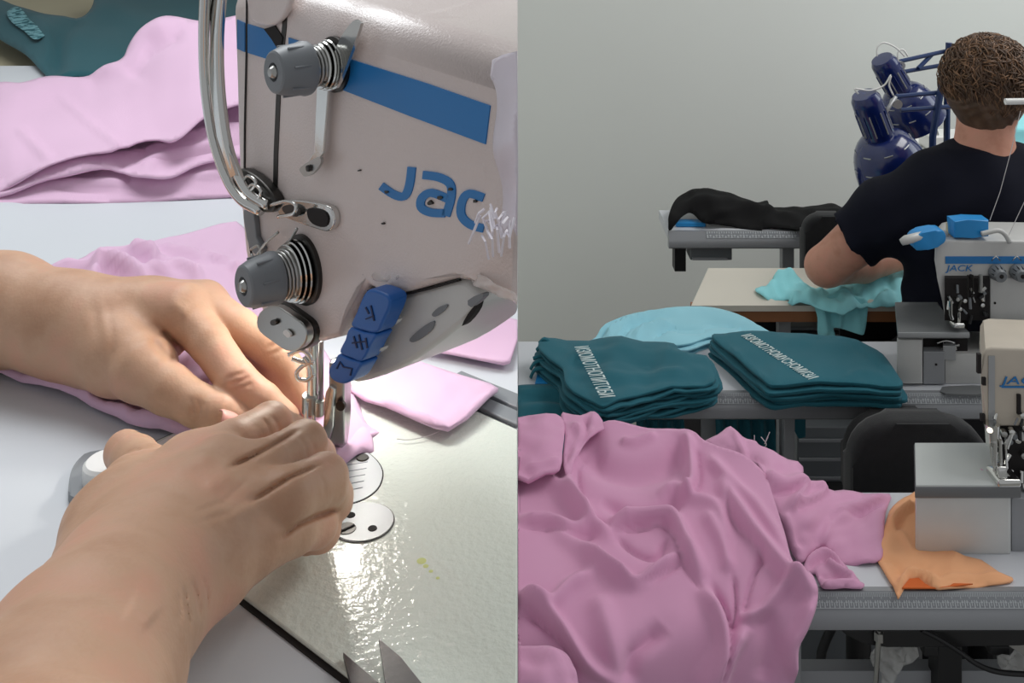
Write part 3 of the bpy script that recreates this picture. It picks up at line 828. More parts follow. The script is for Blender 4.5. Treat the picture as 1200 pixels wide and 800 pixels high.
labs = ['lowest pink cloth panel showing as rippled edges under the big pink stack', 'middle pink cloth panel folded between the stack top and its base', 'broad pink cloth panel on top of the stack at the upper left']
for k, (ol, dp, fo) in enumerate(layers):
    cloth('cloth_panel', ol, dp, M['pink'], folds=fo, wr=(20 + k, 80, .0012), step=5, thick=.002, label=labs[k], cat='cloth', group='stacked pink cloth panels')
# rippled pink cloth under the left hand
o = cloth('pink_cloth', [(50, 308), (70, 306), (100, 296), (150, 284), (200, 272), (240, 262), (277, 256), (300, 280), (330, 330), (380, 400), (410, 440), (440, 512), (425, 522), (398, 536), (370, 528), (330, 520), (290, 512), (250, 508), (200, 500), (150, 488), (90, 462), (0, 432), (-80, 410), (-80, 330), (0, 330), (60, 336), (80, 330)],
          TZ + .007, M['pink'], folds=[([(52, 308), (110, 314), (160, 322), (230, 332)], 4, .006, 'ridge'), ([(60, 318), (120, 320), (150, 330)], 3, .005, 'crease'), ([(105, 338), (120, 312), (150, 322), (180, 338)], 7, .012), ([(150, 300), (180, 304), (176, 314)], 5, .010), ([(100, 296), (160, 300), (240, 318)], 5, .006), ([(170, 330), (205, 318), (240, 330)], 6, .010), ([(180, 292), (240, 300), (290, 318)], 5, .007), ([(230, 290), (250, 306), (280, 312)], 3, .006, 'crease'), ([(0, 428), (90, 458), (150, 482), (250, 504)], 5, .005), ([(0, 420), (100, 450), (200, 486)], 3, .003, 'crease'), ([(290, 420), (330, 470), (350, 500)], 8, .003)],
          wr=(31, 40, .0012), step=4, thick=.0018, edge_drop=.005, edge_w=6, smooth_n=4, label='rumpled pink cloth running under the left hand to the needle', cat='cloth')
# corner coming out behind the foot
cloth('pink_cloth_corner', [(400, 470), (416, 478), (430, 496), (446, 508), (436, 514), (420, 520), (402, 532), (394, 540), (384, 536), (388, 510)], [(400, 470, .565), (446, 508, .548), (394, 540, .517), (420, 500, .545), (384, 530, .52)], M['pink'],
      folds=[([(405, 528), (425, 514), (446, 508)], 3, .002)], step=3, thick=.0015, label='pink cloth corner sticking out behind the presser foot', cat='cloth')
cloth('pink_strip', [(410, 452), (420, 448), (450, 430), (478, 416), (500, 424), (540, 438), (574, 446), (584, 454), (574, 466), (548, 488), (526, 502), (510, 502), (490, 494), (450, 476), (426, 466)], TZ + .009, M['pink'],
      folds=[([(412, 455), (440, 466), (480, 484), (520, 500)], 4, .003), ([(418, 452), (430, 460), (450, 470)], 3, .003, 'crease'), ([(560, 450), (574, 462), (546, 484)], 5, .002)], wr=(41, 60, .0008), step=4, thick=.0022, edge_drop=.0008, smooth_n=1, label='pink cloth piece with square end lying across the machine bed', cat='cloth')
cloth('pink_strip', [(495, 408), (520, 396), (548, 380), (566, 366), (590, 370), (606.2, 374), (606.2, 395), (598, 422), (590, 425), (560, 420), (530, 414)], TZ + .006, M['pink'],
      folds=[([(497, 409), (540, 418), (590, 424)], 3, .002)], wr=(42, 60, .0006), step=4, thick=.0018, smooth_n=1, maxX=-.0001, label='smaller pink cloth piece at the right behind the machine jaw', cat='cloth')
# loose thread on the bed
th = MB().tube([Vector(p) for p in smooth_poly([Tp(x, y, TZ + .004) for x, y in ((465, 514), (480, 515), (500, 511), (515, 505))], 6, False)], .00022, 5).done('loose_thread', M['thread'])
tag(th, 'fine loose thread lying on the white bed behind the plate', 'thread')

# ---------------------------------------------------------------- hands
def hand(name, label, fore, palm, digits, lo, hi, h, creases=(), pads=(), pk=.010, fk=.0016, palm_k=.008, sq=None, dents=()):
    J = lambda p: np.array(Tp(p[0], p[1], TZ + p[2]))
    fore = [(J(p), p[3]) for p in fore]; palm = [[(J(p), p[3]) for p in c] for c in palm]
    digs = [[(J(p), p[3]) for p in c] for c in digits]
    def fn(P):
        d = chain_sdf(P, [a[0] for a in fore], [a[1] for a in fore], .012)
        pd = None
        for c in palm:
            q = chain_sdf(P, [a[0] for a in c], [a[1] for a in c], .006)
            pd = q if pd is None else smin(pd, q, palm_k)
        d = smin(d, pd, .014)
        fd = None
        for c in digs:
            q = chain_sdf(P, [a[0] for a in c], [a[1] for a in c], .0025)
            q2 = smin(q, d, pk)
            fd = q2 if fd is None else smin(fd, q2, fk)
        d = fd
        m = np.abs(d) < .006
        if m.any():
            Q = P[m]; px = np.stack([CX + Q[:, 0] * F_PX / Q[:, 1], HZ + (EYE - Q[:, 2]) * F_PX / Q[:, 1]], 1); add = np.zeros(len(Q))
            for line, w, dep in creases:      # skin creases
                dd, t, _ = polydist(px, line)
                add += dep * np.exp(-(dd / w) ** 2) * (np.clip(np.minimum(t, 1 - t) * 5 + .25, 0, 1) if len(line) > 2 else 1)
            d[m] += add
        return d
    return body_mesh(name, fn, lo, hi, h, M['skin'], smooth_it=2)

# left hand, palm down, holding the cloth at the needle
lh = hand('left_hand', '', 
    [(-330, 352, .045, .042), (-160, 352, .042, .037), (0, 362, .038, .0315), (70, 378, .036, .0275), (110, 390, .034, .0265)],
    [[(100, 376, .038, .021), (160, 368, .042, .019), (214, 366, .048, .0165)],
     [(110, 372, .036, .020), (180, 362, .040, .017), (238, 358, .044, .0145)],
     [(110, 380, .032, .021), (190, 370, .034, .016), (250, 372, .034, .013)],
     [(96, 392, .030, .022), (140, 416, .030, .021), (172, 432, .028, .017)],
     [(150, 405, .030, .016), (195, 392, .034, .014)]],
    [[(214, 368, .047, .0140), (246, 402, .040, .0112), (277, 446, .028, .0106), (309, 470, .019, .0092), (334, 490, .012, .0080)],
     [(238, 358, .046, .0130), (280, 384, .040, .0108), (322, 412, .030, .0102), (350, 446, .018, .0088), (366, 474, .011, .0078)],
     [(250, 372, .038, .0120), (296, 400, .028, .0098), (332, 438, .018, .0092), (350, 468, .010, .0078)],
     [(165, 434, .030, .0165), (198, 456, .025, .0130), (232, 475, .020, .0108), (256, 485, .017, .0108), (277, 492, .013, .0088)]],
    (-.60, .48, TZ - .004), (-.085, .70, TZ + .098), .0010,
    creases=[([(264, 444), (276, 440), (288, 436)], 1.8, .0009), ([(266, 451), (280, 447), (292, 442)], 1.8, .0011), ([(272, 458), (284, 454), (296, 449)], 1.8, .0009),
             ([(222, 466), (226, 476), (226, 486)], 1.8, .0009), ([(230, 467), (234, 478), (234, 488)], 1.8, .0009), ([(238, 471), (241, 480), (240, 490)], 1.6, .0007),
             ([(176, 396), (190, 412), (206, 426)], 5, .0020), ([(190, 386), (203, 400), (214, 412)], 3.5, .0018), ([(182, 380), (196, 392)], 2.5, .0008),
             ([(312, 408), (322, 404), (330, 400)], 1.8, .0008), ([(316, 416), (328, 411), (336, 406)], 1.8, .0008),
             ([(206, 358), (214, 364)], 9, -.0012), ([(108, 350), (114, 390), (112, 430)], 7, .0006), ([(125, 350), (132, 392), (130, 440)], 4, .0004)], pk=.0065)
hl = lh
tag(hl, 'left hand palm down with forearm, fingers guiding pink cloth to needle', 'hand')
def nail(px, py, z, dirp, w, l, parent):
    c = Tp(px, py, TZ + z); a = (Tp(*dirp) - c).normalized()
    up = Vector((0, -.35, 1)); up = (up - a * up.dot(a)).normalized(); s = a.cross(up)
    bm = MB(); n, m_ = 8, 6; vs = []
    for i in range(n + 1):
        row = []
        for j in range(m_ + 1):
            u = (i / n * 2 - 1); v = (j / m_ * 2 - 1)
            ww = w * math.sqrt(max(0, 1 - (abs(u) ** 3) * .5)) 
            row.append(bm.bm.verts.new(c + a * (u * l) + s * (v * ww) - up * (v * v * w * .45 + max(0, u) ** 2 * l * .15)))
        vs.append(row)
    for i in range(n):
        for j in range(m_): bm.bm.faces.new([vs[i][j], vs[i + 1][j], vs[i + 1][j + 1], vs[i][j + 1]])
    o = bm.done('fingernail', M['nail'], parent, True)
    so = o.modifiers.new('t', 'SOLIDIFY'); so.thickness = .0006; so.offset = 0
nail(272, 486, .0235, (300, 494, TZ + .016), .0052, .0058, hl)
nail(368, 466, .020, (378, 490, TZ + .010), .0046, .0052, hl)

# right hand in front
rh = hand('right_hand', '',
    [(-150, 1900, .085, .043), (-20, 1080, .070, .038), (40, 900, .062, .0335), (92, 790, .056, .0300), (128, 730, .050, .0265), (150, 690, .046, .0255)],
    [[(136, 690, .044, .021), (170, 625, .044, .0200), (222, 552, .046, .0155)],
     [(150, 690, .046, .021), (196, 628, .050, .0195), (256, 556, .053, .0150)],
     [(164, 694, .046, .021), (222, 640, .048, .0190), (282, 582, .050, .0145)],
     [(180, 700, .042, .0200), (242, 655, .042, .0185), (298, 610, .042, .0140)],
     [(120, 670, .036, .0200), (132, 620, .036, .0190), (160, 580, .036, .0170)],
     [(160, 600, .040, .018), (220, 610, .044, .018), (250, 620, .042, .017)]],
    [[(222, 552, .050, .0140), (270, 525, .052, .0112), (316, 499, .047, .0103), (339, 509, .030, .0092), (344, 520, .016, .0082)],
     [(256, 563, .053, .0145), (308, 549, .056, .0110), (356, 522, .049, .0104), (370, 537, .030, .0094), (364, 550, .014, .0082)],
     [(282, 598, .049, .0145), (336, 582, .053, .0112), (379, 563, .046, .0107), (388, 584, .030, .0097), (370, 600, .016, .0086)],
     [(298, 632, .042, .0135), (342, 620, .036, .0100), (368, 612, .029, .0096), (374, 619, .020, .0092), (360, 624, .015, .0088)],
     [(170, 585, .034, .0165), (172, 560, .030, .0135), (158, 540, .026, .0112), (146, 529, .024, .0100)]],
    (-.34, .10, TZ - .004), (-.075, .545, TZ + .118), .0009,
    creases=[([(268, 548), (296, 535), (322, 520), (350, 504)], 2.6, .0028), ([(292, 588), (316, 574), (342, 558), (375, 544)], 2.6, .0030), ([(326, 632), (350, 614), (372, 605), (396, 597)], 2.6, .0028),
             ([(216, 688), (219, 710), (222, 734)], 1.8, .0011), ([(225, 680), (232, 700), (235, 722)], 1.8, .0011), ([(236, 674), (243, 692), (243, 712)], 1.6, .0009), ([(209, 694), (212, 712), (212, 728)], 1.6, .0007),
             ([(150, 708), (166, 716), (180, 728)], 18, -.0012), ([(308, 490), (314, 498), (318, 510)], 1.8, .0008), ([(318, 487), (325, 496), (328, 508)], 1.8, .0009), ([(350, 512), (358, 522), (360, 536)], 1.8, .0008), ([(360, 510), (367, 520), (369, 532)], 1.8, .0008),
             ([(374, 556), (380, 566), (380, 580)], 1.8, .0008), ([(228, 600), (262, 588), (292, 560)], 2.5, .0004), ([(232, 612), (270, 600), (300, 576)], 2.5, .0004), ([(148, 532), (158, 526), (166, 528)], 2.0, .0006),
             ([(210, 545), (238, 537)], 10, -.0010), ([(250, 566), (262, 560)], 10, -.0010), ([(278, 600), (292, 594)], 10, -.0010)], pk=.0065, fk=.0009)
tag(rh, 'right hand with curled fingers and forearm in front of the needle plate', 'hand')
nail(143, 519, .0335, (138, 508, TZ + .030), .0052, .0050, rh)

# ================================================================ the workshop on the right
M['frame_grey'] = mat('grey table steel', srgb(150, 152, 156), 0.4, vary=0.02)
M['apron'] = mat('aluminium edge', srgb(150, 152, 156), 0.38, metal=0.35, bump=0.1, bscale=300)
M['ruler'] = mat('ruler strip', srgb(142, 145, 150), 0.5)
M['rtop'] = mat('workshop table top', srgb(206, 208, 214), 0.45, vary=0.02)
M['cream'] = mat('cream table top', srgb(214, 208, 196), 0.5, vary=0.02)
M['wood_edge'] = mat('brown table edge', srgb(150, 98, 62), 0.55, vary=0.06, vscale=8)
M['black_plastic'] = mat('black plastic', srgb(24, 24, 26), 0.5)
M['chair_fabric'] = mat('black chair fabric', srgb(26, 26, 29), 0.95, bump=0.6, bscale=500, vary=0.15, vscale=80, sheen=0.15)
M['navy'] = mat('navy lamp enamel', srgb(13, 32, 92), 0.22, coat=0.6)
M['navy_arm'] = mat('navy lamp arm', srgb(34, 58, 104), 0.35)
M['shirt'] = mat('navy tee shirt', srgb(13, 15, 30), 0.9, spec=.25, bump=0.3, bscale=600, kind='weave', vary=0.08, vscale=10)
M['trousers'] = mat('dark trousers', srgb(24, 24, 30), 0.9, bump=0.2, bscale=400)
M['hair'] = mat('brown hair', srgb(84, 62, 46), 0.55, vary=0.35, vscale=60)
M['hair2'] = mat('light brown hair', srgb(122, 90, 64), 0.5, vary=0.3, vscale=50)
M['sky_blue'] = mat('bright blue plastic', srgb(30, 138, 205), 0.4)
M['box_grey'] = mat('grey ribbed box', srgb(110, 114, 118), 0.5)

def ticks(name, parent, x0, x1, Ya, za, Yb, zb, dx, big, m):
    """graduation marks on a sloping strip between (Ya,za) top and (Yb,zb) bottom"""
    bm = MB(); up = Vector((0, Ya - Yb, za - zb)); n = Vector((0, -(za - zb), (Ya - Yb))).normalized()
    if n.y > 0: n = -n
    def q(xa, xb, t0, t1):
        o = Vector((0, Yb, zb)) + n * .0004
        bm.poly([Vector((xa, 0, 0)) + o + up * t0, Vector((xb, 0, 0)) + o + up * t0, Vector((xb, 0, 0)) + o + up * t1, Vector((xa, 0, 0)) + o + up * t1], [(0, 1, 2, 3)])
    k = 0; x = x0
    while x < x1:
        L = .25 if k % 5 else .36
        q(x, x + dx * .38, .96 - L, .96)
        x += dx; k += 1
    q(x0, x1, .96, .985); q(x0, x1, .04, .075)
    x = x0; k = 0
    while x < x1 - big:
        q(x, x + big * .10, .07, .40 if k % 2 else .52)
        q(x + big * .18, x + big * .42, .36, .44); q(x + big * .25, x + big * .33, .18, .52)
        x += big / 2; k += 1
    o = bm.done(name, m, parent); tag(o, kind='stuff'); return o
M['tick'] = mat('ruler print', srgb(196, 200, 204), 0.6)

SK = 0.44
def wtable(name, label, x0, x1, Yf, depth, legs, thick=.036, ruler=True, group=None, tdx=.0021, tbig=.0115, xr=None):
    t = thing(name, ((x0 + x1) / 2, Yf + depth / 2, 0), label, 'table', group)
    MB().span((x0, Yf, RT - .022), (x1, Yf + depth, RT), .001).done('tabletop', M['rtop'], t)
    if ruler:
        prof = [(Yf + .002, RT + .0005), (Yf - .006, RT + .0008), (Yf - .014, RT - .014), (Yf - .016, RT - .018), (Yf - .019, RT - .024), (Yf - .019, RT - .036), (Yf - .014, RT - .040), (Yf + .002, RT - .040)]
        MB().prism([Vector((x0, a, b)) for a, b in prof], (x1 - x0, 0, 0)).done('edge_rail', M['apron'], t, auto=30)
        xa, xb = xr or (x0, x1)
        r = MB().prism([Vector((xa, a, b)) for a, b in ((Yf - .0066, RT + .0004), (Yf - .0145, RT - .0145), (Yf - .0150, RT - .0143), (Yf - .0072, RT + .0006))], (xb - xa, 0, 0)).done('ruler_strip', M['ruler'], t)
        ticks('ruler_marks', r, xa + .002, xb, Yf - .0072, RT + .0006, Yf - .0150, RT - .0143, tdx, tbig, M['tick'])
    for (lx, ly, w) in legs:
        MB().span((lx - w / 2, ly - w / 2, 0.0), (lx + w / 2, ly + w / 2, RT - .022), .002).done('leg', M['frame_grey'], t)
    return t
def X(px, Y): return (px - CX) * Y / F_PX
def Zp(py, Y): return EYE - (py - HZ) * Y / F_PX
near = wtable('workshop_table', 'nearest grey ruler-edged table under the big pink heap', .0004, .95, 1.18, .19, [(X(931, 1.22), 1.225, .016), (.90, 1.23, .03), (.03, 1.34, .03)], tdx=.0021)
b = MB().span((X(935, 1.24), 1.235, Zp(801, 1.235)), (.95, 1.255, Zp(786, 1.235)), .001)
b.done('cross_rail', M['frame_grey'], near)
mid = wtable('workshop_table', 'middle grey ruler-edged table holding the folded teal stacks', .0004, 1.2, 1.651, .185, [(X(923.5, 1.70), 1.70, .019), (.35, 1.81, .03), (1.1, 1.75, .03)], tdx=.0028, tbig=.0165, xr=(X(770, 1.64), 1.2))
far = wtable('workshop_table', 'far grey table by the wall under black cloth', X(784, 2.43), 1.45, 2.447, .16, [(X(922, 2.5), 2.5, .030), (1.3, 2.5, .03)], tdx=.006, tbig=.03, xr=(X(828, 2.43), X(948, 2.43)))
MB().span((X(790, 2.47), 2.46, Zp(318, 2.46)), (X(803, 2.47), 2.50, Zp(288, 2.46))).done('bracket', M['black_plastic'], far)
d = MB().span((X(808, 2.46), 2.45, Zp(305, 2.45)), (X(857, 2.46), 2.56, Zp(288.5, 2.45)), .003).done('drawer', M['box_grey'], far)
MB().span((X(812, 2.44), 2.444, Zp(304, 2.45)), (X(853, 2.44), 2.449, Zp(301, 2.45))).done('drawer_lip', M['frame_grey'], d)
bp = MB().span((X(793, 2.46), 2.47, RT + .001), (X(828, 2.46), 2.50, RT + .012), .002).done('blue_pad', M['sky_blue'])
tag(bp, 'small blue block under the left end of the black cloth', 'pad')
# cream table of the seated person
ct_ = thing('work_table', (1.0, 2.1, 0), 'cream table with brown edge in front of the seated person', 'table')
YT = 2.0
MB().prism([Tp(810, 358, RT), Tp(830, 314, RT), Vector((1.6, 2.2, RT)), Vector((1.6, YT, RT))], (0, 0, -.012)).done('tabletop', M['cream'], ct_)
MB().prism([Vector((X(811, 2.0), YT + .001, RT - .002)), Vector((1.6, YT + .001, RT - .002)), Vector((1.6, YT + .02, RT - .002)), Vector((X(811, 2.0), YT + .02, RT - .002))], (0, 0, -.033)).done('front_edge', M['wood_edge'], ct_)
MB().prism([Vector((X(811, 2.0), YT + .02, RT - .012)), Vector((X(811, 2.0) + .02, YT + .02, RT - .012)), Tp(834, 316, RT - .012), Tp(830, 316, RT - .012)], (0, 0, -.02)).done('side_edge', M['wood_edge'], ct_)
for lx, ly in ((X(918, 2.05), 2.05), (1.5, 2.05)):
    MB().span((lx - .012, ly - .012, 0), (lx + .012, ly + .012, RT - .013)).done('leg', M['frame_grey'], ct_)
MB().span((X(862, 2.14), 2.16, .02), (X(916, 2.14), 2.19, RT - .04)).done('black_panel', M['black_plastic'], ct_)  # black sheets filling the dark area below the tabletop
MB().span((X(975, 2.14), 2.16, .02), (1.5, 2.19, RT - .04)).done('black_panel', M['black_plastic'], ct_)
gb = thing('computer_case', (X(945, 2.1), 2.1, 0), 'grey box standing under the cream table', 'box')
MB().span((X(922, 2.06), 2.06, .001), (X(985, 2.06), 2.15, Zp(383, 2.06)), .004).done('case', M['box_grey'], gb)
MB().span((X(924, 2.056), 2.055, Zp(386, 2.055) - .01), (X(983, 2.056), 2.059, Zp(386, 2.055) - .004)).done('bezel', M['cap_dark'], gb)

# ---- black cloth over the far table
cloth('black_garment', [(785, 268), (784, 252), (790, 235), (800, 226), (820, 220), (845, 222), (870, 230), (885, 236), (900, 232), (904, 238), (930, 240), (950, 238), (975, 236), (995, 243), (1060, 246), (1060, 262), (980, 268), (950, 270), (925, 266), (895, 266), (890, 268), (850, 262), (825, 258), (812, 247), (802, 250), (792, 262)],
      [(785, 268, 2.42), (784, 250, 2.45), (850, 262, 2.46), (900, 266, 2.45), (980, 268, 2.45), (1060, 262, 2.46), (800, 228, 2.58), (850, 224, 2.60), (930, 240, 2.60), (1060, 246, 2.60), (840, 240, 2.50), (940, 254, 2.50)], M['black_cloth'],
      folds=[([(800, 240), (850, 236), (900, 250)], 6, .012), ([(830, 252), (880, 246), (940, 256)], 5, .010), ([(895, 240), (905, 250), (890, 264)], 4, .010), ([(940, 246), (980, 250), (1040, 252)], 5, .010)], wr=(51, 30, .003), step=3.5, thick=.003, edge_drop=.004, edge_w=4,
      label='black garment spread along the far table by the wall', cat='garment')

# ---- folded stacks
def proj(v): return (CX + v.x * F_PX / v.y, HZ + (EYE - v.z) * F_PX / v.y)
ORD = ['top'] + [w + ' from top' for w in ('second', 'third', 'fourth', 'fifth', 'sixth', 'seventh', 'eighth')]
def stack(name, ol, z0, zt, n, m, labels, cat, group, folds, seed, jit=.004, grow=0.0, step=4, wr=.0012, und=0):
    """n folded pieces; ol = outline of the top piece as seen, at height zt"""
    r = random.Random(seed); W = [Tp(x, y, zt) for x, y in smooth_poly(ol, 3)]
    c = sum(W, Vector()) / len(W); res = []
    for k in range(n):
        z = z0 + (zt - z0) * (k + .6) / n if k < n - 1 else zt
        if k == n - 1: P = ol
        else:
            ox, oy = r.uniform(-jit, jit), r.uniform(-jit, jit) * .6; ph = r.uniform(0, 6)
            P = []
            for i, w in enumerate(W):
                q = c + (w - c) * (1 + grow * (n - 1 - k) / n + .012 * math.sin(i * .9 + ph)); q.z = z
                P.append(proj(q + Vector((ox, oy, 0))))
        o = cloth(name, P, z, m, folds=folds if k == n - 1 else [], wr=(seed + k, 40, wr), step=step if k == n - 1 else step * 1.6, thick=(zt - z0) / n * .85, smooth_n=3 if k == n - 1 else 1,
                  edge_drop=.0016, edge_w=3, label=labels[-1] if k == n - 1 else labels[0] % ORD[n - 1 - k], cat=cat, group=group)
        bv = o.modifiers.new('round', 'BEVEL'); bv.width = .0012; bv.segments = 2; bv.limit_method = 'ANGLE'
        res.append(o)
    return res
s1 = stack('folded_garment', [(630, 405), (641, 396), (677, 396), (715, 393.6), (754, 396), (790, 402), (798, 411), (828, 415), (836, 431), (835, 445), (800, 450), (760, 458), (725, 468), (706, 474), (690, 466), (664, 450), (659, 431), (644, 420)],
     RT, .794, 8, M['teal'], ['dark teal garment, %s of the left folded stack', 'dark teal printed garment on top of the left folded stack'], 'garment', 'left folded teal stack',
     [([(670, 415), (730, 410), (830, 420)], 4, .003), ([(665, 425), (740, 424), (830, 436)], 4, -.003), ([(670, 437), (740, 440), (830, 430)], 5, .004), ([(690, 455), (760, 446), (832, 442)], 5, -.003), ([(680, 402), (740, 402), (790, 410)], 4, .002)], 61, jit=.012, grow=.03, wr=.0024)
# ruffled left ends of that stack
rf = []
for k, (pts) in enumerate([[(632, 402), (638, 397), (646, 402), (652, 412), (657, 428)], [(629, 410), (636, 404), (645, 411), (651, 424), (656, 438)], [(625, 420), (634, 417), (646, 420), (654, 434), (659, 448)],
                           [(622, 432), (628, 424), (640, 424), (652, 436), (660, 450)], [(622, 442), (627, 433), (638, 432), (650, 440), (662, 453)]]):
    P3 = [Wp(x, y, 1.74 - .012 * k) for x, y in smooth_poly(pts, 4, False)]
    P3 = [Vector((p.x, p.y, max(p.z, RT + .003))) for p in P3]
    MB().tube(P3, .0052, 8, flat=((0, 0, 1), .55)).done('ruffled_edge', M['teal'], s1[-1], True)
s2 = stack('folded_garment', [(834, 391), (850, 389), (870, 387.5), (912, 387.5), (960, 390), (995, 394), (1012, 400), (1035, 415), (1050, 434), (1058, 448), (1035, 449), (980, 446), (930, 449), (905, 450), (892, 442), (872, 425), (850, 406)],
     RT, .788, 5, M['teal'], ['dark teal garment, %s of the stack beside the white machine', 'dark teal printed garment on top of the stack beside the white machine'], 'garment', 'folded teal stack beside the machine',
     [([(985, 396), (1010, 412), (1030, 430), (1048, 446)], 2.5, .003, 'crease'), ([(880, 392), (960, 402), (1010, 404)], 5, .0015), ([(990, 444), (1010, 436), (1050, 444)], 4, .003), ([(845, 396), (880, 428), (903, 448)], 2.5, .002)], 71, jit=.008, grow=.03, wr=.0014)
stack('folded_garment', [(690, 402), (698, 393), (710, 378), (743, 365), (792, 358), (834, 359), (864, 366), (891, 381), (903, 389), (870, 392), (830, 394), (800, 404), (760, 404), (720, 404)],
     RT, .772, 5, M['cyan'], ['light blue garment, %s of the pile behind the teal stacks', 'light blue garment on top of the pile behind the teal stacks'], 'garment', 'light blue pile',
     [([(712, 398), (722, 380), (760, 368), (800, 364)], 3, .009), ([(728, 398), (738, 382), (770, 374)], 3, -.010), ([(744, 398), (754, 384), (790, 378)], 3, .009), ([(700, 396), (712, 382), (730, 372)], 3, -.008), ([(765, 396), (784, 383), (800, 386), (830, 386)], 2.5, .012, 'crease'), ([(822, 381), (850, 379), (895, 389)], 2.5, .010, 'crease'), ([(800, 362), (850, 368), (890, 384)], 6, .004)], 81, jit=.012)
# rounded teal pile at the lower left
cloth('teal_garment', [(600, 453), (630, 450), (655, 451), (688, 464), (706, 474), (722, 494), (730, 515), (700, 530), (650, 535), (590, 535), (590, 470)],
      [(600, 453, 1.66), (655, 451, 1.66), (706, 474, 1.62), (725, 500, 1.58), (600, 530, 1.50), (700, 530, 1.52), (640, 490, 1.58)], M['teal'],
      folds=[([(607, 468), (650, 466), (690, 482), (712, 500)], 4, -.006), ([(607, 480), (650, 478), (690, 494), (708, 512)], 5, .006), ([(607, 460), (650, 458), (700, 480)], 3, .004), ([(607, 494), (650, 492), (690, 508)], 4, -.005)], step=4, thick=.004, minX=.0002,
      label='rounded dark teal garment at the left edge above the pink heap', cat='garment')
bt = MB().prism([Tp(627, 452, RT + .001), Tp(631, 434, RT + .001), Tp(652, 446, RT + .001), Tp(653, 452, RT + .001)], (0, 0, .004)).done('blue_card', M['sky_blue'])
tag(bt, 'small blue card under the ruffled end of the left teal stack', 'card')
# lettering printed down the garments
def lettering(txt, a, bb_, z, size, m, parent, name='lettering'):
    A, B = Tp(a[0], a[1], z), Tp(bb_[0], bb_[1], z)
    u = (B - A); L = u.length; u.normalize(); v = Vector((0, 0, 1)).cross(u)
    o0 = text_mesh(txt, 1.0, None, 'tmp', Matrix.Identity(4)); w = max(c.co.x for c in o0.data.vertices) - min(c.co.x for c in o0.data.vertices); bpy.data.objects.remove(o0)
    s = L / w
    mt = Matrix(((u.x * s, v.x * size, 0, A.x), (u.y * s, v.y * size, 0, A.y), (0, 0, 1, A.z), (0, 0, 0, 1)))
    return text_mesh(txt, 1.0, m, name, mt, parent, ext=.0003, offset=.0)
lettering('ИЗЮМОТНОПИТОБИ', (673, 406), (703, 465), .802, .034, M['print_white'], s1[-1])
lettering('ИЗЮМОТНОМУСНОМИЗИ', (868, 393), (947, 444), .7905, .030, M['print_white'], s2[-1])

# ---- cyan garment hanging over the cream table
cloth('aqua_garment', [(885, 336), (892, 330), (905, 328), (906, 320), (918, 317), (935, 320), (950, 330), (970, 336), (985, 330), (1010, 322), (1040, 316), (1060, 316), (1060, 350), (1040, 355), (1020, 354), (1000, 360), (985, 362), (950, 356), (925, 352), (924, 346), (905, 345), (895, 344)],
      RT + .012, M['aqua'], folds=[([(900, 336), (912, 324), (935, 326)], 4, .012), ([(930, 336), (960, 344), (990, 340)], 4, .010), ([(925, 348), (960, 350), (990, 358)], 4, .008), ([(1000, 336), (1006, 346), (1018, 348), (1040, 340)], 4, .012, 'crease'), ([(990, 330), (1030, 326), (1058, 330)], 5, .012), ([(1010, 350), (1040, 346)], 3, .008)], wr=(91, 20, .0045), step=3, thick=.002, edge_drop=.006, edge_w=4,
      label='aqua garment heaped by the elbow on the cream table', cat='garment')
cloth('aqua_garment', [(955, 352), (975, 344), (990, 336), (1000, 345), (1016, 352), (1016, 372), (1013, 390), (1008, 392), (980, 384), (978, 395), (960, 395), (958, 372)],
      [(955, 352, 2.0), (990, 337, 2.03), (1016, 352, 2.0), (958, 372, 1.985), (1014, 372, 1.985), (960, 395, 1.98), (1010, 392, 1.975), (978, 395, 1.98)], M['aqua'],
      folds=[([(962, 358), (966, 376), (968, 394)], 3.5, .008), ([(974, 350), (976, 372), (978, 392)], 2.5, -.008), ([(984, 350), (984, 370), (984, 386)], 3, .007), ([(1000, 352), (1006, 372), (1008, 390)], 4, .004)], step=3, thick=.002,
      label='aqua garment end hanging over the brown table edge', cat='garment')

# ---- hung teal cloths under the middle table
for k, (x0, x1, y1, yy) in enumerate(((745, 800, 530, 1.74), (838, 908, 545, 1.76))):
    Pp = [(x0, 488)] + [(x1, 488)] + [(x1 + 2, y1 - 8), ((x0 + x1) / 2 + 8, y1 + 6), ((x0 + x1) / 2, y1 - 4), (x0 + 3, y1)]
    cloth('hanging_cloth', Pp, [(x0, 488, yy), (x1, 488, yy), (x0, y1, yy), (x1, y1 + 10, yy + .002)], M['teal'], folds=[([(x0 + f, 488), (x0 + f + 3, y1)], 3, .010 * (-1) ** i, 'full') for i, f in enumerate(range(6, x1 - x0, 8))], step=3, thick=.002, smooth_n=1,
          label=['teal cloth hanging under the middle table at the left', 'wider teal cloth hanging under the middle table beside its leg'][k], cat='cloth')
cloth('hanging_cloth', [(930, 490), (944, 490), (944, 512), (936, 514), (931, 505)], [(930, 490, 1.78), (944, 490, 1.78), (936, 514, 1.775), (944, 512, 1.775)], M['teal'], step=3, thick=.002, smooth_n=1, label='small teal corner hanging right of the middle table leg', cat='cloth')
rb = thing('ribbed_cabinet', (X(970, 1.9), 2.0, 0), 'dull grey cabinet with horizontal ribs under the middle table', 'cabinet')
MB().span((X(934, 1.9), 1.90, .001), (X(1030, 1.9), 1.98, Zp(500, 1.9)), .003).done('body', M['box_grey'], rb)
for k in range(4):
    z = Zp(515 + k * 22, 1.9); MB().span((X(936, 1.9), 1.895, z - .003), (X(1028, 1.9), 1.8995, z + .003), .001).done('rib', M['frame_grey'], rb)
db = thing('dark_post', (X(816, 1.8), 1.85, 0), 'dark square post between the two hanging teal cloths', 'post')
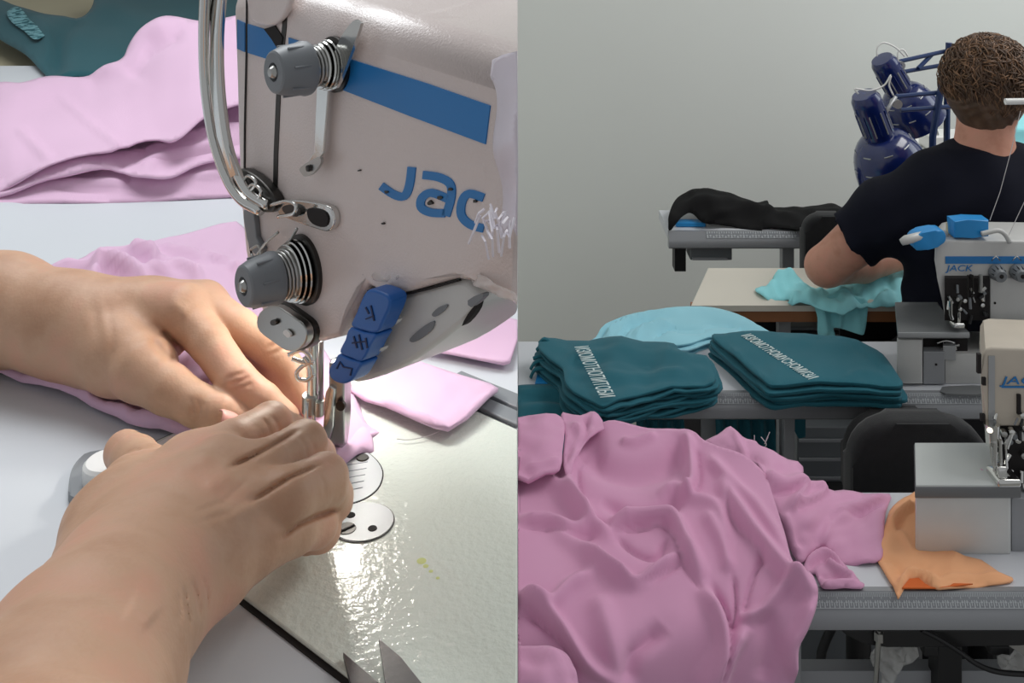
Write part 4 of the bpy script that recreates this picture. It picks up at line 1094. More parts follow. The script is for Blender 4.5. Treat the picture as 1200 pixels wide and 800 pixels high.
MB().span((X(802, 1.8), 1.80, .001), (X(834, 1.8), 1.83, RT - .03), .002).done('post', mat('dull dark steel', srgb(70, 68, 70), .5), db)

# ---- chairs
def chair(label, cx, Y, ztop, w, h, seat_z, back_rot=0.0, group=None):
    t = thing('office_chair', (cx, Y, 0), label, 'chair', group)
    b = MB(); P = []
    r = min(w, h) * .32
    for sx, sy in ((1, 1), (-1, 1), (-1, -1), (1, -1)):
        a0 = {(1, 1): 0, (-1, 1): math.pi / 2, (-1, -1): math.pi, (1, -1): 1.5 * math.pi}[(sx, sy)]
        for k in range(7):
            a = a0 + k * math.pi / 12
            P.append(Vector((cx + sx * (w / 2 - r) + r * math.cos(a), Y, ztop - h / 2 + sy * (h / 2 - r) + r * math.sin(a))))
    b.prism(P, (0, .045, 0), .014, 3); b.done('backrest', M['chair_fabric'], t, auto=50)
    MB().box((cx, Y + .02 + .22 * (1 if back_rot >= 0 else -1), seat_z), (w * 1.05, .40, .06), None, .02).done('seat', M['chair_fabric'], t, auto=50)
    MB().tube([(cx, Y + .04, ztop - h * .8), (cx, Y + .04, seat_z - .05), (cx, Y + .2 * (1 if back_rot >= 0 else -1), seat_z - .06)], .015, 10).done('back_support', M['black_plastic'], t, True)
    yc = Y + .22 * (1 if back_rot >= 0 else -1)
    MB().tube([(cx, yc, .07), (cx, yc, seat_z - .02)], .022, 14).done('gas_column', M['black_plastic'], t, True)
    for k in range(5):
        a = k * 2 * math.pi / 5 + .3
        MB().tube([(cx, yc, .085), (cx + .2 * math.cos(a), yc + .2 * math.sin(a), .055)], [.018, .012], 8).done('leg', M['black_plastic'], t, True)
        MB().lathe([(0, -.012), (.024, -.012), (.024, .012), (0, .012)], (cx + .2 * math.cos(a), yc + .2 * math.sin(a), .026), (math.sin(a), -math.cos(a), 0), 14).done('caster', M['black_plastic'], t, auto=40)
    return t
chair('black fabric office chair behind the near white machine', X(1082, 1.43), 1.43, Zp(497, 1.43), .205, .20, .45, -1)
chair('black office chair partly hidden under the middle table', X(1062, 1.57), 1.57, Zp(492, 1.57), .18, .18, .42, 1)
chair('black office chair at the far table behind the elbow', X(975, 2.28), 2.28, Zp(254, 2.28), .125, .20, .50, 1)

# ---- clamp lamps
def lamp(label, Y, capc, domec, rcap, rdome, bars, post, cords):
    a = Wp(capc[0], capc[1], Y); b = Wp(domec[0], domec[1], Y + .03)
    ax = (b - a).normalized(); L = (b - a).length
    t = thing('clamp_lamp', b, label, 'lamp', 'navy clamp lamps')
    s = MB().lathe([(0, -.004), (rcap * .80, -.003), (rcap * .98, .008), (rcap, .02), (rcap * 1.02, L * .48), (rcap * .98, L * .52)], a, ax, 40).done('lamp_cap', M['navy'], t, auto=40)
    for k in range(16):
        ang = 2 * math.pi * k / 16; u = ax.orthogonal().normalized(); v = ax.cross(u); q = (u * math.cos(ang) + v * math.sin(ang)) * rcap * 1.015
        MB().tube([a + ax * L * .18 + q, a + ax * L * .44 + q], .0016, 6).done('vent_rib', M['plate'] if k % 2 else M['navy'], s)
    prof = []
    for k in range(13):
        q = k / 12 * math.pi / 2
        prof.append((rcap * .9 + (rdome - rcap * .9) * math.sin(q), L * .5 + (L * .5) * (1 - math.cos(q))))
    inner = [(r - .002, h) for r, h in prof[::-1]]
    sh_ = MB().lathe(prof + [(rdome + .001, L + .004), (rdome - .002, L + .004)] + inner, a, ax, 56).done('lamp_shade', M['navy'], t, auto=60)
    u = ax.orthogonal().normalized(); v = ax.cross(u)
    for ring, (q, nn) in enumerate(((.42, 8), (.72, 10))):
        rr = rcap * .9 + (rdome - rcap * .9) * math.sin(q * math.pi / 2) + .0006; hh = L * .5 + L * .5 * (1 - math.cos(q * math.pi / 2))
        for k in range(nn):
            pts = []
            for j in range(4):
                ang = 2 * math.pi * (k + j * .13) / nn
                pts.append(a + ax * hh + (u * math.cos(ang) + v * math.sin(ang)) * rr)
            MB().tube(pts, .0013, 5).done('vent_slot', M['plate'], sh_)
    MB().lathe([(0, 0), (.010, .0), (.016, .02), (.020, .035), (.014, .05), (0, .055)], a + ax * L * .55, ax, 20).done('bulb', M['white_plastic'], t, True)
    for bar in bars:
        MB().tube([Wp(x, y, Y + .02 + dz) for x, y, dz in bar], .0052, 8).done('arm_bar', M['navy_arm'], t, auto=40)
    MB().tube([Wp(x, y, Y + .03) for x, y in post], .008, 8).done('post', M['navy_arm'], t, auto=40)
    MB().lathe([(0, -.012), (.010, -.012), (.010, .012), (0, .012)], Wp(bars[0][0][0], (bars[0][0][1] + bars[-1][0][1]) / 2, Y + .015), (0, -1, 0), 16).done('joint_knob', M['plate'], t, auto=40)
    b_ = MB().tube([Wp(bars[0][0][0], bars[0][0][1], Y + .01), Wp(capc[0] + 14, capc[1] + 36, Y)], .004, 8); b_.done('shade_bracket', M['plate'], t, True)
    for c in cords: MB().tube([Wp(x, y, Y - .01) for x, y in smooth_poly(c, 5, False)], .0020, 8).done('cord', M['white_plastic'], t, True)
    return t
lamp('nearer navy clamp lamp with slotted dome left of the person', 2.16, (1013, 112), (1048, 205), .033, .081,
     [[(1050, 113, 0), (1105, 108, .02), (1140, 105, .04)], [(1055, 129, 0), (1112, 125, .02), (1140, 122, .04)]], [(1105, 92), (1098, 130), (1093, 160), (1090, 330)],
     [[(1006, 110), (1002, 104), (1020, 106), (1036, 100), (1044, 88), (1042, 100), (1047, 112)]])
lamp('farther navy clamp lamp above the nearer one', 2.34, (1034, 70), (1074, 140), .032, .070,
     [[(1054, 72, 0), (1108, 60, .02), (1140, 54, .03)], [(1054, 85, 0), (1100, 77, .02), (1140, 72, .03)], [(1076, 80, 0), (1092, 64, .02)]], [(1112, 50), (1110, 110), (1108, 310)],
     [[(1028, 66), (1028, 56), (1036, 50), (1050, 56), (1060, 66)], [(1053, 76), (1052, 62), (1058, 58), (1064, 66)]])

# ---- seated person seen from behind
PY = 1.93
def Pj(px, py, dy=0.0): return np.array(Wp(px, py, PY + dy))
def body_fn(P):
    # head
    d = seg_sdf(P, Pj(1158, 92, -.005), Pj(1160, 104, .02), .073, .069)
    d = smin(d, seg_sdf(P, Pj(1160, 112, .03), Pj(1164, 138, .055), .062, .040), .03)
    nk = seg_sdf(P, Pj(1155, 125, .01), Pj(1153, 186, -.005), .049, .058)
    d = smin(d, nk, .02)
    d = smin(d, seg_sdf(P, Pj(1122, 208, .0), Pj(1190, 208, .0), .040, .040), .04)
    d = smin(d, seg_sdf(P, Pj(1164, 118, .09), Pj(1164, 124, .105), .010, .011), .012)   # nose
    for s in (-1, 1):    # ears
        c = Pj(1160 + s * 47, 112, .02)
        e = seg_sdf(P, c + np.array([0, 0, .016]), c - np.array([0, 0, .016]), .012, .009, ((1, .2, 0), .45))
        d = smin(d, e, .006)
    tor = seg_sdf(P, Pj(1100, 246, 0), Pj(1212, 246, 0), .076, .076, ((0, 1, 0), .85))
    tor = smin(tor, seg_sdf(P, Pj(1150, 260, -.01), Pj(1150, 400, -.02), .125, .13, ((0, 1, 0), .62)), .06)
    d = smin(d, tor, .04)
    arm = chain_sdf(P, [Pj(1064, 244, 0), Pj(1026, 264, .02), Pj(968, 312, .06)], [.054, .050, .040], .02)
    arm = smin(arm, chain_sdf(P, [Pj(966, 312, .06), Pj(1010, 310, .14), Pj(1060, 300, .20)], [.038, .036, .025], .01), .012)
    d = smin(d, arm, .03)
    arm2 = chain_sdf(P, [Pj(1245, 222, 0), Pj(1290, 262, .02), Pj(1335, 312, .06), Pj(1280, 308, .15), Pj(1230, 306, .20)], [.058, .052, .040, .034, .025], .02)
    d = smin(d, arm2, .03)
    for (hx, s) in ((1066, 1), (1222, -1)):      # hands resting on the table
        c = Pj(hx, 300, .20)
        hd = seg_sdf(P, c, c + np.array([.045 * s, .035, -.01]), .024, .028, ((0, 0, 1), .6))
        for k in range(4):
            a = c + np.array([.05 * s - .012 * k * s, .05 + .012 * k, -.012]); q = chain_sdf(P, [a, a + np.array([.035 * s, .03, -.004]), a + np.array([.055 * s, .045, -.018])], [.009, .0085, .007], .002)
            hd = smin(hd, q, .006)
        hd = smin(hd, chain_sdf(P, [c + np.array([.03 * s, 0, -.004]), c + np.array([.06 * s, -.01, -.012]), c + np.array([.085 * s, .0, -.018])], [.011, .010, .008], .002), .006)
        d = smin(d, hd, .01)
    return d
hp = body_mesh('person', body_fn, (.52, 1.70, .55), (1.36, 2.30, 1.36), .0062, M['skin_person'], smooth_it=2)
tag(hp, 'seated person with short curly brown hair and navy tee shirt, seen from behind', 'person')
def shirt_fn(P):
    tor = seg_sdf(P, Pj(1094, 244, 0), Pj(1222, 244, 0), .092, .092, ((0, 1, 0), .85))
    tor = smin(tor, seg_sdf(P, Pj(1150, 250, -.012), Pj(1150, 400, -.02), .148, .150, ((0, 1, 0), .62)), .07)
    tor = smin(tor, seg_sdf(P, Pj(1116, 212, 0), Pj(1196, 212, 0), .056, .056), .03)
    sl = chain_sdf(P, [Pj(1080, 240, 0), Pj(1042, 252, .01), Pj(1003, 276, .03)], [.072, .067, .0600], .02)
    # straight hem at the end of the sleeve
    a = Pj(1000, 279, .032); dr = Pj(1003, 276, .03) - Pj(1038, 250, .01); dr /= np.linalg.norm(dr)
    sl = np.maximum(sl, (P - a) @ dr)
    d = smin(tor, sl, .022)
    s2 = chain_sdf(P, [Pj(1240, 224, 0), Pj(1310, 272, .03)], [.076, .060], .02)
    d = smin(d, s2, .025)
    # neckline: cut above a plane sloping forward
    nl = Pj(1155, 180, -.06); d = np.maximum(d, (P - nl) @ np.array([0, -.12, .993]))
    d = np.maximum(d, -(P[..., 2] - .58) if True else d)
    w = .0035 * np.sin(P[..., 0] * 60 + P[..., 2] * 38 + 2 * np.sin(P[..., 2] * 22)) + .002 * np.sin(P[..., 2] * 90 - P[..., 0] * 50)
    return d + w * np.clip((1.22 - P[..., 2]) * 6, 0, 1)
sh1 = body_mesh('tee_shirt', shirt_fn, (.56, 1.68, .56), (1.34, 2.16, 1.30), .0062, M['shirt'], hp, smooth_it=2)
hb = MB(); cpt = [Pj(1155 + 46 * math.cos(a), 178 + 3.5 * math.sin(a) * -1, -.052 * math.sin(-a) if False else .0) for a in np.linspace(0, math.pi, 3)]
def trs_fn(P):
    d = seg_sdf(P, Pj(1100, 430, 0), Pj(1200, 430, 0), .095, .095)
    for x in (1105, 1200):
        hip = Pj(x, 440, .0); hip[2] = .53; kn = hip + np.array([0, .34, .02]); ft = np.array([kn[0], kn[1] - .02, .08])
        d = smin(d, chain_sdf(P, [hip, kn, ft], [.085, .060, .042], .03), .03)
    return d
body_mesh('trousers', trs_fn, (.60, 1.75, .03), (1.25, 2.45, .70), .012, M['trousers'], hp, smooth_it=1)
for x in (1105, 1200):
    p = Pj(x, 440); MB().box((p[0], 2.30, .035), (.085, .22, .07), None, .025).done('shoe', M['black_plastic'], hp, auto=50)
st = thing('stool', (X(1150, 1.93), 1.93, 0), 'black stool carrying the seated person', 'stool')
MB().lathe([(0, 0), (.16, 0), (.17, .02), (.16, .045), (0, .05)], (X(1150, 1.93), 1.93, .385), (0, 0, 1), 28).done('seat', M['chair_fabric'], st, auto=50)
MB().tube([(X(1150, 1.93), 1.93, .05), (X(1150, 1.93), 1.93, .385)], .025, 12).done('column', M['black_plastic'], st, True)
MB().lathe([(0, 0), (.18, 0), (.16, .02), (.03, .05), (0, .05)], (X(1150, 1.93), 1.93, .001), (0, 0, 1), 28).done('base', M['black_plastic'], st, auto=50)
# hair: a cap of wavy locks plus many curled strands
hc = Pj(1157, 92, .0)
def hair_fn(P):
    d = seg_sdf(P, Pj(1157, 90, -.002), Pj(1157, 101, .008), .082, .079)
    d = smin(d, seg_sdf(P, Pj(1155, 112, -.014), Pj(1153, 132, -.006), .059, .047), .02)
    Q = P - hc
    w = np.sin(Q[..., 0] * 150 + 3 * np.sin(Q[..., 2] * 70)) * np.sin(Q[..., 2] * 120 + 2.5 * np.sin(Q[..., 0] * 80 + 1)) + .6 * np.sin(Q[..., 0] * 260 + Q[..., 2] * 190)
    d = d + w * .0035 * np.clip((P[..., 2] - 1.12) * 14, .15, 1)
    face = Q[..., 1] - .050 + np.clip(Q[..., 2] - .02, 0, 1) * -1.0       # open at the face
    return np.maximum(d, face)
hr = body_mesh('hair', hair_fn, (hc[0] - .13, hc[1] - .13, hc[2] - .13), (hc[0] + .13, hc[1] + .12, hc[2] + .13), .004, M['hair'], hp, smooth_it=1)
for nm, mm, cnt, seed in (('hair_lock', M['hair'], 1700, 5), ('hair_lock', M['hair2'], 1000, 6)):
    R = random.Random(seed); bm = MB()
    for k in range(cnt):
        th, ph = R.uniform(-.2, math.pi + .2) + math.pi, R.uniform(-.75, 1.5)
        n_ = Vector((math.cos(th) * math.cos(ph), math.sin(th) * math.cos(ph), math.sin(ph)))
        top_ = ph > .05
        base = Vector(hc) + Vector((n_.x * .087, n_.y * .090, n_.z * .089 - .006))
        if not top_:
            base = Vector(hc) + Vector((n_.x * (.087 + .028 * ph), n_.y * (.091 + .02 * ph), n_.z * .100))
        down = Vector((R.uniform(-.5, .5), R.uniform(-.3, .3), -1 if not top_ else R.uniform(-.9, .3)))
        dn = (down - n_ * down.dot(n_)).normalized(); sd = n_.cross(dn)
        Lk = R.uniform(.026, .048) if top_ else R.uniform(.022, .036); amp = R.uniform(.003, .008) if top_ else .0012; f0 = R.uniform(0, 6)
        pts = []
        for j in range(7):
            s_ = j / 6
            pts.append(base + dn * Lk * s_ + sd * amp * math.sin(f0 + s_ * R.uniform(4.5, 6)) + n_ * (amp * .8 * math.cos(f0 + s_ * 5) + (.003 if top_ else .0) * (1 - s_)) - n_ * (s_ * s_ * Lk * Lk * 6))
        bm.tube(pts, [.0006, .0013, .0016, .0016, .0013, .0009, .0003], 4, cap=False)
    o = bm.done(nm, mm, hr, True); tag(o, kind='stuff')

# ---- three-thread overlock machines
def rbox(mb, x0, x1, y0, y1, Yf, dep, bev=.003):
    sk = SK if dep > .012 else 0
    mb.prism([Wp(x0, y0, Yf), Wp(x1, y0, Yf), Wp(x1, y1, Yf), Wp(x0, y1, Yf)], (dep * sk, dep, 0), bev, 2); return mb
M['plate_grey'] = mat('grey work plate', srgb(118, 120, 122), 0.35, metal=0.3, bump=0.15, bscale=600)
M['enamel_r'] = mat('grey-white enamel', srgb(196, 196, 194), 0.38, vary=0.04, vscale=25)
def logo(txt, x, y, w, Yf, m, parent, hpx=7):
    A = Wp(x, y, Yf); s = w * Yf / F_PX
    o0 = text_mesh(txt, 1.0, None, 'tmp', Matrix.Identity(4)); ww = 2 * max(c.co.x for c in o0.data.vertices); bpy.data.objects.remove(o0)
    k = s / ww
    mt = Matrix.Translation(A) @ Matrix.Rotation(math.pi / 2, 4, 'X') @ Matrix.Diagonal((k, hpx * Yf / F_PX / .70, 1, 1))
    text_mesh(txt, 1.0, m, 'logo_letter', mt, parent, shear=.2, ext=.0004, offset=.0)
# machine A on the middle table
YA = 1.665
oa = thing('overlock_machine', (X(1120, YA), YA + .06, RT), 'white overlock machine with blue thread covers on the middle table', 'sewing machine')
b = MB(); rbox(b, 1051, 1081, 398, 450, YA, .12, .003); b.done('cloth_plate_box', M['enamel_r'], oa, auto=40)
pts = [Wp(1052, 397, YA - .003), Wp(1135, 397, YA - .003), Wp(1135, 387.5, YA + .0), Vector((X(1110, 1.72), 1.72, Zp(388, YA))), Vector((X(1099, 1.79), 1.79, Zp(388, YA))), Vector((X(1049, 1.79), 1.79, Zp(388, YA))), Vector((X(1053, YA), YA, Zp(388, YA)))]
zt = Zp(387.5, YA); q = [(X(1051, YA), YA - .003), (X(1135, YA), YA - .003), (X(1135, YA), YA + .03), (X(1110, 1.72), 1.73), (X(1100, 1.78), 1.785), (X(1050, 1.78), 1.785)]
MB().prism([Vector((a, c, zt)) for a, c in q], (0, 0, -(zt - Zp(396, YA))), .002).done('cloth_plate', M['plate_grey'], oa, auto=40)
MB().prism([Vector((a, c - .0015 if i < 2 else c, zt - .001)) for i, (a, c) in enumerate(q)], (0, 0, -.009), .001).done('plate_rim', M['plate'], oa, auto=40)
b = MB(); rbox(b, 1082, 1107, 412, 450, YA + .004, .10, .001); b.done('steel_cover', M['frame_grey'], oa)
b = MB(); rbox(b, 1081.5, 1134, 397, 430, YA + .022, .08, .001); b.done('looper_bay', M['cap_dark'], oa)
for l, r, m in (([(1098, 402), (1108, 399), (1118, 402), (1120, 410)], .0018, 'chrome'), ([(1100, 410), (1112, 406), (1124, 404)], .0022, 'steel'), ([(1107, 400), (1110, 414), (1122, 416)], .0014, 'dark_steel')):
    MB().tube([Wp(x, y, YA + .016) for x, y in smooth_poly(l, 4, False)], r, 8).done('looper', M[m], oa, True)
b = MB(); rbox(b, 1105, 1120, 405, 422, YA + .006, .02, .001); b.done('looper_bracket', M['plate'], oa)
b = MB(); rbox(b, 1107, 1152, 415, 450, YA + .010, .09, .003); b.done('lower_body', M['enamel_r'], oa, auto=40)
MB().lathe([(0, 0), (.0022, 0), (0, .001)], Wp(1097, 427, YA + .003), (0, -1, 0), 12).done('screw', M['cap_dark'], oa)
# upper arm
ap = [(1097, 290), (1103, 283), (1112, 281), (1260, 283), (1260, 332), (1160, 332), (1160, 376), (1108, 376), (1104, 352), (1098, 325), (1095, 305)]
MB().prism([Wp(x, y, YA + .02) for x, y in ap], (.10 * SK, .10, 0), .004, 3).done('machine_arm', M['enamel_r'], oa, auto=40)
b = MB(); rbox(b, 1108, 1265, 300.5, 309, YA + .0188, .001, .0); b.done('blue_stripe', M['stripe'], oa)
logo('JACK', 1109, 317.5, 31, YA + .0186, M['stripe'], oa)
b = MB(); rbox(b, 1107, 1160, 325, 376, YA + .012, .02, .002); b.done('mechanism_housing', M['cap_dark'], oa)
R = random.Random(3)
for k in range(26):
    x, y = R.uniform(1110, 1156), R.uniform(322, 372); m = R.choice(['chrome', 'dark_steel', 'steel', 'knob_grey', 'black_plastic'])
    if k % 3 == 0: MB().lathe([(0, 0), (.004, 0), (.0035, .006), (0, .007)], Wp(x, y, YA + .013), (0, -1, 0), 12).done('mechanism_screw', M[m], oa, auto=40)
    else: MB().tube([Wp(x, y, YA + .008), Wp(x + R.uniform(-5, 5), y + R.uniform(4, 14), YA + .006)], R.uniform(.0012, .0032), 8).done('mechanism_rod', M[m], oa, auto=40)
for l, r, m in (([(1114, 352), (1114, 368), (1116, 374)], .0030, 'chrome'), ([(1124, 366), (1124, 378)], .0022, 'chrome'), ([(1134, 322), (1134, 348), (1140, 348), (1140, 322)], .0012, 'dark_steel'), ([(1149, 322), (1149, 342)], .0036, 'steel')):
    MB().tube([Wp(x, y, YA + .002) for x, y in l], r, 8).done('needle_rod', M[m], oa, auto=40)
MB().box(Wp(1121, 379, YA + .0), (.020, .020, .008), None, .002).done('presser_foot', M['chrome'], oa, auto=40)
b = MB(); rbox(b, 1160, 1262, 326, 378, YA + .014, .10, .003); b.done('front_panel', M['enamel_r'], oa, auto=40)
MB().lathe([(0, 0), (.0022, 0), (0, .001)], Wp(1166, 355, YA + .013), (0, -1, 0), 12).done('screw', M['cap_dark'], oa)
M['clear'] = mat('clear plastic', srgb(215, 215, 212), .15, alpha=.45)
b = MB(); rbox(b, 1153, 1180, 376, 404, YA - .010, .004, .001); b.done('eye_guard', M['clear'], oa)
b = MB(); rbox(b, 1182, 1262, 377, 404, YA - .006, .004, .001); b.done('eye_guard', M['clear'], oa)
b = MB(); rbox(b, 1153, 1262, 378, 450, YA + .02, .09, .003); b.done('base_body', M['enamel_r'], oa, auto=40)
b = MB(); rbox(b, 1156, 1180, 396, 408, YA - .012, .003, .001); b.done('guard_hinge', M['frame_grey'], oa)
for kx in (1167, 1191.5, 1215):
    bs = Wp(kx, 318, YA + .019)
    kk = MB().lathe([(0, 0), (.0135, 0), (.0140, .004), (.0125, .010), (.0105, .018), (.0095, .020), (0, .020)], bs, (0, -1, -.1), 24).done('tension_knob', M['knob_grey'], oa, auto=40)
    MB().lathe([(0, 0), (.0038, 0), (0, .001)], bs + Vector((0, -.0205, -.001)), (0, -1, 0), 12).done('screw', M['cap_dark'], kk)
    for j in range(10):
        a = j * 2 * math.pi / 10; MB().tube([bs + Vector((.0128 * math.cos(a), -.003, .0128 * math.sin(a))), bs + Vector((.0108 * math.cos(a), -.016, .0108 * math.sin(a)))], .0009, 5).done('grip_rib', M['dark_steel'], kk)
    MB().tube([Wp(kx - 5, 305, YA + .008), Wp(kx, 300, YA + .004), Wp(kx + 5, 305, YA + .008)], .0012, 8).done('thread_hook', M['chrome'], oa, True)
# blue and white fittings on top
MB().prism([Wp(x, y, YA + .01) for x, y in smooth_poly([(1070, 283), (1076, 275), (1092, 271), (1104, 270), (1109, 276), (1107, 285), (1094, 291), (1075, 294)], 3)], (0, .030, 0), .003).done('blue_cover', M['sky_blue'], oa, auto=40)
MB().tube([Wp(1056, 284, YA + .012), Wp(1062, 281, YA + .012), Wp(1088, 274, YA + .02)], [.0055, .0078, .0070], 12).done('light_head', M['enamel_r'], oa, True)
MB().tube([Wp(1106, 272, YA + .04), Wp(1112, 282, YA + .05)], .0045, 10).done('light_neck', M['enamel_r'], oa, True)
MB().tube([Wp(1113, 261, YA + .05), Wp(1113, 283, YA + .05)], .0062, 12).done('post', mat('beige post', srgb(190, 180, 150), .5), oa, True)
b = MB(); b.prism([Wp(x, y, YA + .02) for x, y in ((1118, 259), (1135, 257.5), (1159, 258), (1159, 277), (1140, 279), (1119, 279))], (0, .03, 0), .002); b.done('blue_box', M['sky_blue'], oa, auto=40)
MB().tube([Wp(x, y, YA + .015) for x, y in smooth_poly([(1150, 274), (1158, 272), (1170, 270), (1178, 275), (1183, 284)], 4, False)], .0042, 10).done('air_hose', M['enamel_r'], oa, True)
MB().lathe([(0, 0), (.009, 0), (.006, .006), (0, .008)], Wp(1189, 282, YA + .05), (0, 0, 1), 16).done('oil_cap', M['enamel_r'], oa, auto=40)
MB().lathe([(0, 0), (.007, 0), (.007, .0012), (0, .0012)], Wp(1122, 282.5, YA + .045), (0, 0, 1), 20).done('sight_glass', M['knob_grey'], oa, auto=40)
# threads rising over the dark shirt
for l in ([(1160, 258), (1172, 225), (1184, 180), (1196, 130)], [(1182, 276), (1194, 250), (1206, 225)]):
    MB().tube([Wp(x, y, YA + .03) for x, y in l], .0006, 5).done('sewing_thread', M['thread'], oa)
sr = thing('thread_stand', Wp(1220, 118, 1.6), 'short white rod end of a thread stand beside the brown hair', 'rod')
MB().tube([Wp(1178, 119, 1.6), Wp(1240, 118, 1.6)], .0052, 12).done('rod', M['white_plastic'], sr, auto=40)
MB().tube([Wp(1238, 118, 1.6), Wp(1238, 450, 1.72)], .006, 10).done('upright', M['steel'], sr, True)
# steel tray lying in front of machine A
tr = MB().prism([Vector(p) for p in smooth_poly([Tp(x, y, RT + .003) for x, y in ((1103, 455), (1112, 452), (1165, 452), (1165, 461), (1108, 461))], 2)], (0, 0, -.0026)).done('needle_tray', M['plate_grey'])
tag(tr, 'thin grey metal tray on the ruler edge before the white overlock machine', 'tray')

# machine B on the near table
YB = 1.24
ob = thing('overlock_machine', (X(1150, YB), YB + .06, RT), 'nearest overlock machine with grey plate over a white box, cut by the picture edge', 'sewing machine')
b = MB(); rbox(b, 1072.5, 1185, 580, 651, YB, .10, .005); b.done('cloth_plate_box', M['enamel_white'], ob, auto=40)
zt = Zp(570, YB); q = [(X(1071, YB), YB - .003), (X(1195, YB), YB - .003), (X(1195, YB), YB + .05), (X(1172, 1.30), 1.30), (X(1163, 1.335), 1.335), (X(1071, 1.335), 1.335)]
qq = [Vector((a, c, Zp(568, YB))) for a, c in q]
MB().prism([p + Vector((0, 0, -.0)) for p in qq], (0, 0, -(Zp(568, YB) - Zp(583, YB))), .003, 3).done('plate_rim', M['plate_grey'], ob, auto=40)
cen = sum(qq, Vector()) / 6
MB().prism([cen + (p - cen) * .985 + Vector((0, 0, .0012)) for p in qq], (0, 0, -.004), .001).done('cloth_plate', mat('light work plate', srgb(200, 204, 203), .3, bump=.1, bscale=500), ob, auto=40)
b = MB(); rbox(b, 1185, 1300, 584, 655, YB + .006, .09, .003); b.done('lower_body', M['frame_grey'], ob, auto=40)
b = MB(); rbox(b, 1150, 1300, 655, 668, YB + .004, .09, .001); b.done('base_pad', M['black_plastic'], ob)
ap = [(1151, 416), (1155, 409), (1162, 407), (1300, 412), (1300, 470), (1290, 500), (1172, 500), (1168, 497), (1152, 494), (1150, 440)]
MB().prism([Wp(x, y, YB + .03) for x, y in ap], (.09 * SK, .09, 0), .004, 3).done('machine_arm', mat('warm enamel', srgb(196, 186, 172), .4, vary=.04, vscale=20), ob, auto=40)
b = MB(); rbox(b, 1158.5, 1166, 417, 494, YB + .0285, .001, 0); b.done('face_cover', M['plate'], ob)
for (x0, x1, y0, y1) in ((1146, 1150.5, 415, 438), (1152, 1156, 443, 452), (1150, 1155, 486, 494), (1193, 1197, 463, 486)):
    b = MB(); rbox(b, x0, x1, y0, y1, YB + .026, .006, .001); b.done('rubber_plug', M['cap_dark'], ob)
MB().lathe([(0, 0), (.010, 0), (.010, .0015), (0, .002)], Vector((X(1175, YB + .07), YB + .07, Zp(410, YB + .03))), (0, 0, 1), 24).done('sight_glass', M['dark_steel'], ob, auto=40)
logo('JACK', 1173.5, 450, 54, YB + .0285, M['stripe'], ob, 9)
b = MB(); rbox(b, 1174, 1222, 452.5, 454.5, YB + .0283, .001, 0); b.done('logo_underline', M['stripe'], ob)
b = MB(); rbox(b, 1172, 1300, 480, 575, YB + .034, .05, .003); b.done('mechanism_housing', M['cap_dark'], ob)
for k in range(34):
    x, y = R.uniform(1162, 1206), R.uniform(484, 566); m = R.choice(['chrome', 'dark_steel', 'steel', 'knob_grey', 'black_plastic', 'chrome'])
    if k % 3 == 0: MB().lathe([(0, 0), (.0045, 0), (.0038, .007), (0, .008)], Wp(x, y, YB + .030), (R.uniform(-.4, .1), -1, 0), 12).done('mechanism_screw', M[m], ob, auto=40)
    else: MB().tube([Wp(x, y, YB + .024), Wp(x + R.uniform(-7, 7), y + R.uniform(6, 20), YB + .020)], R.uniform(.0012, .0034), 8).done('mechanism_rod', M[m], ob, auto=40)
MB().tube([Wp(1162, 496, YB + .02), Wp(1163, 520, YB + .02)], [.010, .008], 14).done('lamp_reflector', M['chrome'], ob, auto=40)
lp = MB().lathe([(0, -.003), (.0028, -.002), (.0034, 0), (.0028, .002), (0, .003)], Wp(1160, 504, YB + .006), (0, 0, 1), 14).done('led_lamp', mat('lit led', (1, .9, .7, 1), .4, emit=3.0), ob, True)
for l, r in (([(1166, 518), (1166, 545)], .0028), ([(1172, 515), (1173, 552)], .0022), ([(1178, 520), (1180, 548), (1176, 556)], .0016), ([(1160, 520), (1162, 540), (1166, 552)], .0012)):
    MB().tube([Wp(x, y, YB + .012) for x, y in l], r, 8).done('needle_rod', M['chrome'], ob, auto=40)
b = MB(); b.box(Wp(1176, 558, YB + .010), (.030, .034, .010), None, .003); b.box(Wp(1172, 550, YB + .012), (.012, .014, .014), None, .002); b.done('presser_foot', M['chrome'], ob, auto=40)
sc_ = MB().prism([Wp(1146, 548, YB + .04), Wp(1164, 550, YB + .04), Wp(1160, 554, YB + .03), Wp(1150, 552, YB + .03)], (0, 0, .002)).done('pink_scrap', M['pink2'])
tag(sc_, 'tiny pink scrap on the grey plate of the nearest overlock', 'scrap')

# under the near table
pn = thing('oil_pan', (X(1060, 1.22), 1.23, Zp(745, 1.22)), 'black pan hanging beneath the near table top', 'pan')
MB().prism([Wp(x, y, 1.195) for x, y in ((985, 738), (992, 745), (1012, 755), (1040, 758), (1195, 756), (1260, 752), (1260, 738))], (0, .12, 0), .002).done('pan', M['black_plastic'], pn)
for (x0, x1, y1, yy) in ((1099, 1128, 830, 1.215), (1083, 1100, 770, 1.21), (1160, 1184, 768, 1.205)):
    b = MB(); b.span((X(x0, yy), yy, Zp(y1, yy)), (X(x1, yy), yy + .03, Zp(757, yy)), .002); b.done('hanger', M['black_plastic'], pn)
rd = MB().tube([Wp(1030, 738, 1.19), Wp(1029, 756, 1.19), Wp(1024, 840, 1.19)], .0032, 10); rd.tube([Wp(1030, 740, 1.19), Wp(1030, 750, 1.19)], .0058, 6)
tag(rd.done('lift_rod', M['steel'], None, auto=40), 'thin steel rod hanging under the near table edge', 'rod')
